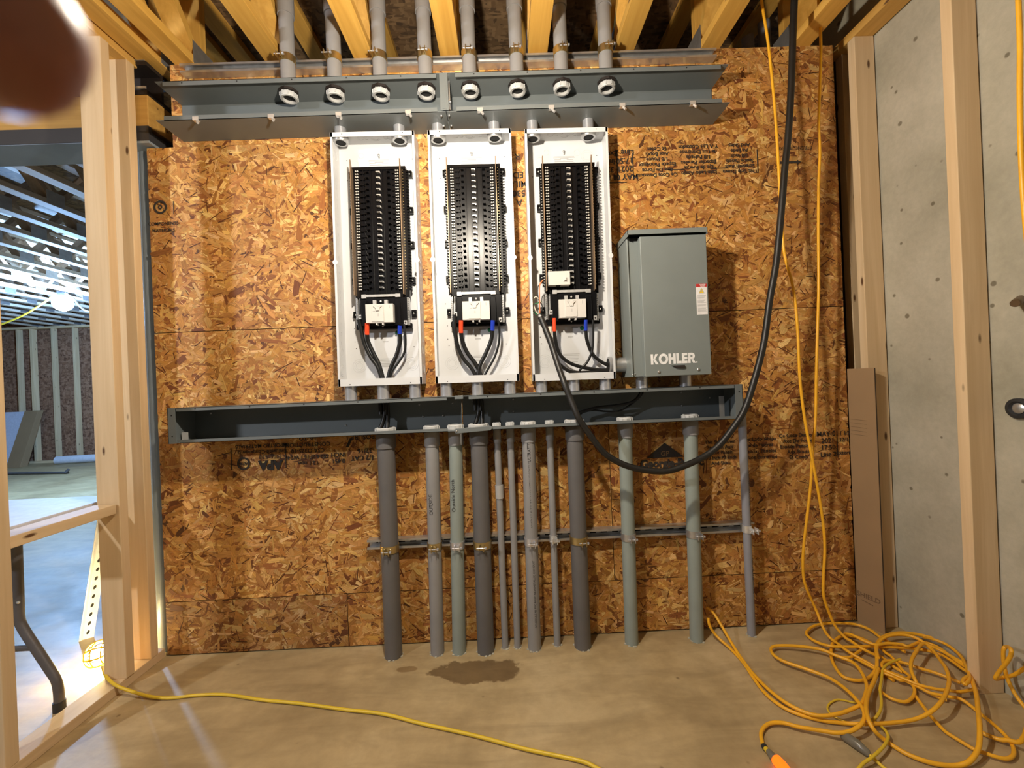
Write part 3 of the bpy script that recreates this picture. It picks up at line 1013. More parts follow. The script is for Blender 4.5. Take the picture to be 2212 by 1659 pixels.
for i, (xt, xb, yc, r, mat, label) in enumerate(LOW):
    t = thing('conduit', (xb, yc, 0), label, 'conduit', 'conduits between the floor and the lower wireway')
    zt = LZ0 if i < 11 else LZ0 + .08
    MB().cyl((xb, yc, 0.0), (xt, yc, zt), r, 32).build('pipe', M[mat], t)
    k = r * 1.13 if r > .02 else r * 1.2
    if i < 11:
        m = MB().lathe((xt, yc, 0), (0, 0, 1), [(r * .9, .905), (k, .905), (k, .965), (k * .96, LZ0 - .0005), (r * .9, LZ0 - .0005)], 32)
        m.build('adapter', M[{'pvc_d': 'pvc_d'}.get(mat, 'pvc')], t)
        m = MB().lathe((xt, yc, 0), (0, 0, 1), [(r * .82, LZ0 + .0025), (r * 1.16, LZ0 + .0025), (r * 1.16, LZ0 + .018), (r * 1.05, LZ0 + .022), (r * .82, LZ0 + .022)], 28, closed=True)
        for q in range(12):
            a = 2 * math.pi * q / 12
            m.box(xt + r * 1.16 * math.cos(a) - .002, xt + r * 1.16 * math.cos(a) + .002, yc + r * 1.16 * math.sin(a) - .002, yc + r * 1.16 * math.sin(a) + .002, LZ0 + .004, LZ0 + .019)
        m.build('bushing', M['ring'], t)
        MB().disc((xt, yc, LZ0 + .012), (0, 0, 1), r * .84, 20).build('bore', M['dark'], t)
    # rough concrete collar left round the foot
    m = MB()
    for q in range(9):
        a = 2 * math.pi * (q + rnd.random()) / 9
        rr = r + .001
        m.sphere((xb + rr * math.cos(a), yc + rr * math.sin(a), .001), rnd.uniform(.004, .008), 6, 0, (1, 1, .5))
    m.build('mortar_collar', M['conc'], t)
    if i == 4:
        MB().lathe((xt, yc, 0), (0, 0, 1), [(r, .660), (.0185, .660), (.0185, .718), (r, .718)], 24).build('coupling', M['pvc_l'], t)
    if i == 1:
        m = MB()
        put_text(m, 'OUTSIDE', xb + .004, .655, yc, .022, 90, 0, wrap=(xb + .006, yc, r))
        put_text(m, 'South', xb + .018, .675, yc, .020, 90, 0, wrap=(xb + .006, yc, r))
        m.build('handwriting', M['pen'], t)
    if i == 2:
        m = MB()
        put_text(m, 'Outside North', xb + .006, .690, yc, .023, 90, 0, wrap=(xb + .008, yc, r))
        m.build('handwriting', M['pen'], t)
    if i in (6, 11):
        m = MB()
        tx = 'SCHEDULE 40 PVC RIGID NONMETALLIC CONDUIT' if i == 6 else 'PVC 1 1/4 NSF-61 TO 1120 PSI'
        for zc in ((.68, .25) if i == 6 else (.66, .27)):
            put_text(m, tx, xb + .010, zc, yc, .0125 if i == 6 else .012, 90, 0, wrap=(xb + .004, yc, r))
        if i == 6:
            put_text(m, 'ULTRATITE', xb + .010, .865, yc, .018, 90, .0006, wrap=(xb + .009, yc, r))
        m.build('print', M['pen'], t)
    cl = {0: ('zinc', 'brassy clamp round the leftmost thick dark conduit'), 1: ('zinc', 'clamp round the second conduit from the left in the lower row'),
          2: ('emt', 'clamp round the greenish conduit third from the left'), 3: ('zinc', 'brassy clamp round the thick dark conduit in the middle'),
          6: ('emt', 'clamp round the grey conduit with printed lettering'), 7: ('silver', 'small bright silver clip on a thin grey conduit'),
          8: ('zinc', 'brassy clamp round the thick dark conduit below the black cord'), 9: ('galv', 'clamp round the greenish conduit under the cord loop'),
          10: ('galv', 'clamp round the greenish conduit beside the yellow cord loop'), 11: ('silver', 'silver clamp on the lone thin bluish conduit at the right')}
    if i in cl:
        zc = .470 + (.004 if i == 11 else 0)
        xc = xb + (xt - xb) * zc / LZ0
        clamp(xc, yc, zc, r, cl[i][0], cl[i][1], ear={0: 0, 3: 0, 8: .016, 9: .008, 10: .010, 11: .02}.get(i, .004))


# short steel nipples
def nipple(x, y, z0, z1, r, label, mat='emt'):
    t = thing('conduit_nipple', (x, y, z0), label, 'conduit nipple', 'short steel nipples')
    MB().cyl((x, y, z0), (x, y, z1), r, 28).build('tube', M[mat], t)
    return t


names3 = ('left', 'middle', 'right')
PX = (-.7195, -.3010, .1195)
PZ = (1.180, 1.176, 1.168)
upn = (-.679, -.422, -.253, -.004, .165, .412)
for i, x in enumerate(upn):
    side = ('left', 'right')[i % 2]
    zt = PZ[i // 2] + 1.0925
    t = nipple(x, -.060, zt - .017, UZ0 - .0006, .0245, side + ' steel nipple between the upper wireway and the top of the ' + names3[i // 2] + ' panel')
    m = MB().lathe((x, -.060, 0), (0, 0, 1), [(.022, zt - .024), (.030, zt - .024), (.034, zt - .016), (.034, zt - .004), (.025, zt - .004)], 28)
    m.build('bushing', M['galv'], t)
    MB().disc((x, -.060, zt - .0215), (0, 0, 1), .0232, 24).build('bore', M['dark'], t)
lon = (-.681, -.539, -.399, -.263, -.125, .018, .157, .301, .440)
for i, x in enumerate(lon):
    nipple(x, -.060, LZ1 + .0006, PZ[i // 3] + .0005, .0258, ('left', 'middle', 'right')[i % 3] + ' of the three bright nipples under the ' + names3[i // 3] + ' panel')
nipple(.597, -.080, LZ1 + .0006, 1.166, .0255, 'left bright nipple under the grey transfer switch')
nipple(.789, -.080, LZ1 + .0006, 1.166, .0255, 'right bright nipple under the grey transfer switch')
t = thing('conduit_nipple', (.51, -.048, 1.225), 'large horizontal steel nipple joining the right panel to the grey transfer switch', 'conduit nipple', 'short steel nipples')
MB().cyl((.470, -.048, 1.225), (.534, -.048, 1.225), .033, 32).build('tube', M['galv'], t)
m = MB().lathe((.47, -.048, 1.225), (-1, 0, 0), [(.031, -.003), (.040, -.003), (.040, .006), (.036, .010), (.030, .010)], 32)
m.build('bushing', M['galv'], t)
MB().disc((.462, -.048, 1.225), (1, 0, 0), .031, 28).build('bore', M['dark'], t)


# ================================================================== PANELS
PW, PH, PD = .359, 1.094, .0955


def make_panel(idx, label):
    X, Z = PX[idx], PZ[idx]
    t = thing('load_center', (X, 0, Z), label, 'electrical panel', 'open white electrical panels')
    w, y1 = .0016, -.0040
    m = MB()
    def B(a, b, ya, yb, za, zb, mi=0):
        m.box(X + a, X + b, ya, yb, Z + za, Z + zb, mi)
    B(0, PW, y1 - w, y1, 0, PH)
    B(0, w, -PD, y1, 0, PH)
    B(PW - w, PW, -PD, y1, 0, PH)
    B(0, PW, -PD, y1, 0, w)
    B(0, PW, -PD, y1, PH - w, PH)
    B(0, PW, -PD - .0012, -PD + .0004, PH - .020, PH)
    B(0, PW, -PD - .0012, -PD + .0004, 0, .030)
    B(-.001, .0085, -PD - .0012, -PD + .0004, 0, PH)
    B(PW - .0085, PW + .001, -PD - .0012, -PD + .0004, 0, PH)
    # knockout rings pressed in the sheet
    yb = y1 - w - .0002
    for a, z, rr in ((.062, .090, (.030, .022, .015)), (.297, .092, (.030, .022, .015)), (.085, .150, (.016, .010)), (.272, .152, (.016, .010)), (.13, .075, (.016,)), (.235, .075, (.016,)),
                     (.285, 1.02, (.026, .018)), (.24, 1.035, (.014,)), (.07, 1.0, (.018,)), (.10, 1.04, (.012,))):
        for r in rr:
            m.lathe((X + a, yb, Z + z), (0, 1, 0), [(r - .0008, 0), (r, -.0008), (r + .0008, 0)], 24)
    for a, r in ((.18, .022), (.18, .014), (.115, .013), (.245, .013), (.14, .010), (.225, .010), (.315, .016)):
        m.lathe((X + a, -.052, Z + PH - w - .0002), (0, 0, 1), [(r - .0007, 0), (r, -.0007), (r + .0007, 0)], 20)
    for sx in (w + .0002, PW + .0003):
        sg = 1
        z = .19
        while z < 1.0:
            m.lathe((X + sx, -.050, Z + z), (1, 0, 0), [(.0068, 0), (.0076, .0007), (.0084, 0)], 14)
            z += .030 if .35 < z < .62 else .042
        for z, r in ((.07, .026), (.07, .017), (.15, .018), (1.02, .020)):
            m.lathe((X + sx, -.050, Z + z), (1, 0, 0), [(r - .0008, 0), (r, .0008), (r + .0008, 0)], 24)
    for a in (.004, PW - .004):
        m.lathe((X + a, -PD - .002, Z + .535), (0, 1, 0), [(.0001, 0), (.011, 0), (.011, .0012)], 20)
    m.build('enclosure', M['white'], t)
    # small holes and keyhole screw
    h = MB()
    for a, z in ((.035, 1.02), (.33, 1.02), (.10, .975), (.13, .968), (.255, .97), (.23, .965), (.035, .93), (.33, .93), (.05, .17), (.31, .17), (.09, .14), (.265, .142), (.04, .36), (.045, .20), (.045, .26)):
        h.disc((X + a, yb - .0004, Z + z), (0, 1, 0), .0021, 8)
    for a in (.05, .31):
        h.disc((X + a, -PD - .0018, Z + PH - .008), (0, 1, 0), .0022, 8)
        h.disc((X + a, -PD - .0018, Z + .007), (0, 1, 0), .0022, 8)
    h.build('screw_holes', M['dark'], t)
    m = MB().sphere((X + .18, yb - .003, Z + 1.040), .0062, 12, 0, (1, .6, 1))
    m.sphere((X + .181, yb - .001, Z + 1.031), .0045, 10, 0, (1, .6, 1))
    m.build('mounting_screw', M['galv'], t)
    # small print
    m = MB()
    for k, (wd, hh) in enumerate(((.094, .0016), (.098, .0016), (.040, .0026), (.090, .0026), (.012, .0018), (.086, .0026), (.098, .0016), (.090, .0016))):
        z = Z + 1.018 - k * .0047
        if k == 3:
            m.box(X + .136, X + .166, yb - .0003, yb, z, z + hh)
            m.box(X + .192, X + .222, yb - .0003, yb, z, z + hh)
        else:
            m.box(X + .180 - wd / 2, X + .180 + wd / 2, yb - .0003, yb, z, z + hh)
    for k in range(6):
        z = Z + .118 - k * .007
        m.box(X + .176 - .042 + k * .004, X + .176 + .046 - k * .002, yb - .0003, yb, z, z + .002)
    m.box(X + .19, X + .218, yb - .0003, yb, Z + .236, Z + .242)
    m.box(X + .17, X + .195, yb - .0003, yb, Z + .195, Z + .199)
    m.build('small_print', M['grey_ink'], t)
    MB().disc((X + .236, yb - .0006, Z + .236), (0, 1, 0), .0095, 20).build('ground_sticker', M['green'], t)

    # black interior
    b = MB()
    b.box(X + .070, X + .308, -.048, -.022, Z + .385, Z + .958)
    b.box(X + .070, X + .308, -.056, -.022, Z + .950, Z + .964)
    for a in (.118, .150, .172, .200, .222, .256):
        b.box(X + a, X + a + .005, -.054, -.046, Z + .40, Z + .95)
    for k in range(42):
        z = Z + .424 + .0127 * k
        b.box(X + .060, X + .071, -.050, -.030, z - .0035, z + .0035)
        b.box(X + .307, X + .318, -.050, -.030, z - .0035, z + .0035)
    for k in range(21):
        z = Z + .430 + .0254 * k
        for a in (.098, .238):
            b.box(X + a + .010, X + a + .030, -.059, -.046, z - .0065, z + .0025)
            b.box(X + a + (.036 if a < .2 else -.010), X + a + (.048 if a < .2 else .002), -.068, -.046, z - .001, z + .0025)
    b.build('bus_base', M['black'], t, .0008, 1)
    st = None
    for k in range(21):
        z = .430 + .0254 * k
        if st is None:
            q = MB().box(X + .180, X + .197, -.0655, -.047, Z + z - .0018, Z + z + .0018)
            q.box(X + .194, X + .198, -.063, -.047, Z + z - .005, Z + z + .0018)
            st = q.build('bus_stab', M['silver'], t)
        else:
            c = st.copy()
            COL.objects.link(c)
            c.location.z = .0254 * k
    for a in (.0742, .2885):
        q = MB().box(X + a - .0017, X + a + .0017, -.080, -.046, Z + .395, Z + .955)
        q.prism([(-.080, Z + .955), (-.060, Z + .955), (-.074, Z + .985), (-.080, Z + .985)], X + a - .0017, X + a + .0017, 'x')
        q.build('neutral_bar', M['bronze'], t)
        s = MB()
        for k in range(42):
            z = Z + .424 + .0127 * k
            for dx in ((.015, .0235) if a < .2 else (-.0235, -.015)):
                s.sphere((X + a + dx, -.0555, z), .0042, 6)
        s.build('terminal_screws', M['screw'], t)
        s = MB()
        for k in range(42):
            z = Z + .424 + .0127 * k
            s.sphere((X + a + (-.0075 if a < .2 else .0075), -.056, z), .0028, 6)
        s.build('terminal_screws', M['screw'] if a < .2 else M['zinc'], t)
    for z in (.944, .781, .627, .467, .319):
        for a in (.049, .308):
            q = MB().box(X + a, X + a + .021, -.026, y1 - w, Z + z - .014, Z + z + .014)
            q.box(X + a + .002, X + a + .019, -.034, -.026, Z + z + .004, Z + z + .008)
            f = q.build('mounting_foot', M['black'], t)
            MB().sphere((X + a + .0105, -.028, Z + z - .002), .0038, 8).build('screw', M['screw'], f)
    # main breaker
    h = MB()
    h.box(X + .090, X + .296, -.058, -.018, Z + .262, Z + .386)
    h.box(X + .098, X + .122, -.070, -.05, Z + .262, Z + .372)
    h.box(X + .246, X + .270, -.070, -.05, Z + .262, Z + .372)
    h.box(X + .066, X + .312, -.040, -.016, Z + .250, Z + .272)
    h.build('breaker_housing', M['black'], t, .0015, 1)
    br = MB()
    br.box(X + .1235, X + .242, -.088, -.05, Z + .272, Z + .352)
    br.box(X + .150, X + .202, -.0905, -.088, Z + .276, Z + .350)
    br.box(X + .203, X + .2036, -.0886, -.0878, Z + .272, Z + .352)
    br.box(X + .165, X + .172, -.084, -.06, Z + .262, Z + .272)
    br.box(X + .192, X + .199, -.084, -.06, Z + .262, Z + .272)
    mb_ = br.build('main_breaker', M['breaker'], t, .002)
    MB().prism([(X + .158, Z + .342), (X + .168, Z + .336), (X + .184, Z + .336), (X + .196, Z + .342), (X + .186, Z + .333), (X + .184, Z + .322), (X + .170, Z + .322), (X + .168, Z + .333)], -.0955, -.0905, 'y').build('handle', M['breaker'], mb_, .0008)
    q = MB()
    for a0, a1, z0, z1 in ((.160, .172, .3430, .3444), (.184, .198, .3430, .3444), (.174, .188, .3385, .3396), (.175, .1765, .298, .310), (.179, .1805, .298, .310), (.156, .166, .320, .3214), (.226, .228, .332, .346)):
        q.box(X + a0, X + a1, -.0911 if a0 < .2 else -.0884, -.0904 if a0 < .2 else -.0880, Z + z0, Z + z1)
    q.build('marking', M['grey_ink'], mb_)
    q = MB()
    q.box(X + .118, X + .254, -.064, -.058, Z + .388, Z + .399)
    q.box(X + .100, X + .120, -.066, -.058, Z + .382, Z + .400)
    q.box(X + .248, X + .270, -.066, -.058, Z + .384, Z + .400)
    q.build('retaining_bar', M['silver'], t, .0008, 1)
    for a in (.158, .208):
        q = MB().box(X + a - .007, X + a + .007, -.072, -.058, Z + .353, Z + .372)
        q.build('line_lug', M['silver'], t)
    MB().sphere((X + .183, -.062, Z + .368), .0048, 10).build('housing_screw', M['screw'], t)
    MB().sphere((X + .183, -.042, Z + .262), .0042, 10).build('housing_screw', M['screw'], t)
    for a, z0, z1 in ((.069, .272, .392), (.086, .30, .390), (.281, .275, .385), (.296, .262, .392)):
        q = MB().box(X + a, X + a + .009, -.048, -.026, Z + z0, Z + z1)
        z = z0 + .004
        while z < z1 - .003:
            q.sphere((X + a + .0045, -.049, Z + z), .0034, 6)
            z += .0078
        q.build('ground_bar', M['galv'], t)
    for a, z in ((.083, .303), (.280, .272)):
        q = MB().box(X + a, X + a + .015, -.060, -.036, Z + z - .010, Z + z + .010)
        lg = q.build('neutral_lug', M['silver'], t, .001, 1)
        MB().disc((X + a + .0075, -.0605, Z + z), (0, 1, 0), .0042, 12).build('set_screw', M['steel'], lg)
    t.rotation_euler.y = .0085
    return t


make_panel(0, 'leftmost open white electrical panel, its black bus bars bare')
make_panel(1, 'middle open white electrical panel of the three')
make_panel(2, 'right open white electrical panel, one white breaker fitted low on its left side')
X, Z = PX[2], PZ[2]
t = thing('branch_breaker', (X + .13, -.07, Z + .445), 'white breaker clipped low on the left rail of the right panel', 'circuit breaker')
q = MB().box(X + .085, X + .180, -.088, -.052, Z + .415, Z + .475)
q.box(X + .150, X + .168, -.0895, -.088, Z + .428, Z + .448)
q.build('case', M['breaker'], t, .002)
MB().box(X + .153, X + .163, -.096, -.0895, Z + .433, Z + .447).build('toggle', M['breaker'], t, .0015)
MB().box(X + .12, X + .138, -.086, -.056, Z + .4135, Z + .4150).build('foot_slot', M['dark'], t)

# ================================================================== TRANSFER SWITCH
t = thing('transfer_switch', (.70, 0, 1.168), 'tall grey transfer switch box with white lettering and a red topped warning label', 'transfer switch')
m = MB()
m.box(.534, .860, -.142, -.0040, 1.168, 1.757)
m.box(.534, .540, -.150, -.140, 1.168, 1.757)
m.build('cabinet', M['kohler'], t, .002)
m = MB()
m.box(.583, .862, -.172, -.1425, 1.166, 1.752)
m.build('door', M['kohler'], t, .003)
m = MB()
m.prism([(-.0040, 1.752), (-.0040, 1.778), (-.181, 1.778), (-.181, 1.7585), (-.1785, 1.7585), (-.1785, 1.7755), (-.0060, 1.7755)], .5305, .8645, 'x')
m.box(.5305, .5325, -.181, -.004, 1.752, 1.778)
m.box(.8625, .8645, -.181, -.004, 1.752, 1.778)
m.build('hood', M['kohler'], t)
MB().box(.548, .582, -.1424, -.1418, 1.742, 1.7565).build('recess_shade', M['dark'], t)  # flat dark strip painted for the shade in the recess under the hood
for x, z in ((.640, 1.1845), (.806, 1.188)):
    MB().sphere((x, -.173, z), .0062, 12, 0, (1, .7, 1)).build('door_screw', M['galv'], t)
m = MB().prism([(.693, 1.209), (.748, 1.209), (.748, 1.200), (.738, 1.197), (.712, 1.199)], -.180, -.172, 'y')
m.build('latch', M['steel'], t, .001)
for x in (.538, .549):
    MB().sphere((x + .0, -.150 if x < .54 else -.143, 1.180), .003, 8).build('rivet', M['galv'], t)
lb = MB().box(.810, .8555, -.1726, -.1720, 1.417, 1.545).build('warning_label', M['label_white'], t)
MB().box(.810, .8555, -.1729, -.1726, 1.532, 1.545).build('label_header', M['label_red'], lb)
q = MB()
put_text(q, 'DANGER', .838, 1.5412, -.1732, .0062, 0, .0002)
put_text(q, 'PELIGRO', .838, 1.5355, -.1732, .0050, 0, .0002)
q.build('header_print', M['label_white'], lb)
MB().prism([(.8235, 1.507), (.8425, 1.507), (.833, 1.5245)], -.1729, -.1726, 'y').build('hazard_triangle', M['label_yellow'], lb)
q = MB()
q.prism([(.8338, 1.5205), (.8298, 1.5135), (.8328, 1.5135), (.8318, 1.5085), (.8362, 1.5158), (.8334, 1.5158)], -.1732, -.1729, 'y')
for a, c in (((.8215, 1.506), (.833, 1.527)), ((.833, 1.527), (.8445, 1.506)), ((.8445, 1.506), (.8215, 1.506))):
    q.tube([(a[0], -.1728, a[1]), (c[0], -.1728, c[1])], .0007, 4)
for k in range(20):
    z = 1.500 - k * .0036
    if k not in (5, 10, 14):
        q.box(.8145, .8145 + (.026 + .010 * ((k * 7) % 4) / 3 if k < 11 else .034 + .003 * (k % 2)), -.1730, -.1726, z - .0016, z - .0004)
q.build('label_print', M['grey_ink'], lb)


# lettering on the door: bold capitals cut as outlines
def letter(mb, ch, x, z, h, y0, y1):
    s = h * .30
    def pr(poly):
        mb.prism([(x + a * h * .86, z + b * h) for a, b in poly], y0, y1, 'y')
    if ch == 'K':
        pr([(0, 0), (.27, 0), (.27, 1), (0, 1)])
        pr([(.25, .42), (.52, 1), (.84, 1), (.48, .52), (.88, 0), (.55, 0), (.25, .47)])
        return .86
    if ch == 'O':
        n = 36
        out = [(.53 + .53 * math.cos(2 * math.pi * k / n), .5 + .53 * math.sin(2 * math.pi * k / n)) for k in range(n)]
        inn = [(.53 + .27 * math.cos(2 * math.pi * k / n), .5 + .27 * math.sin(2 * math.pi * k / n)) for k in range(n)]
        for k in range(n):
            k2 = (k + 1) % n
            pr([out[k], out[k2], inn[k2], inn[k]])
        return 1.07
    if ch == 'H':
        pr([(0, 0), (.27, 0), (.27, 1), (0, 1)])
        pr([(.53, 0), (.80, 0), (.80, 1), (.53, 1)])
        pr([(.27, .38), (.53, .38), (.53, .63), (.27, .63)])
        return .84
    if ch == 'L':
        pr([(0, 0), (.27, 0), (.27, 1), (0, 1)])
        pr([(.27, 0), (.58, 0), (.58, .25), (.27, .25)])
        return .60
    if ch == 'E':
        pr([(0, 0), (.27, 0), (.27, 1), (0, 1)])
        for b in (0, .38, .76):
            pr([(.27, b), (.60, b), (.60, b + .24), (.27, b + .24)])
        return .64
    if ch == 'R':
        pr([(0, 0), (.27, 0), (.27, 1), (0, 1)])
        pr([(.27, .76), (.50, .76), (.60, .82), (.50, 1), (.27, 1)])
        pr([(.60, .82), (.50, .76), (.52, .68), (.78, .68), (.72, .88), (.50, 1)])
        pr([(.52, .68), (.50, .60), (.27, .60), (.27, .37), (.55, .37), (.72, .48), (.78, .68)])
        pr([(.33, .40), (.58, .40), (.86, 0), (.55, 0)])
        return .86
    pr([(.0, 0), (.14, 0), (.14, .14), (0, .14)])
    return .14


q = MB()
xx = .6085
for ch in 'KOHLER.':
    xx += letter(q, ch, xx, 1.2165, .043, -.1728, -.1720) * .043 * .86 + .0016
q.build('lettering', M['logo'], t)

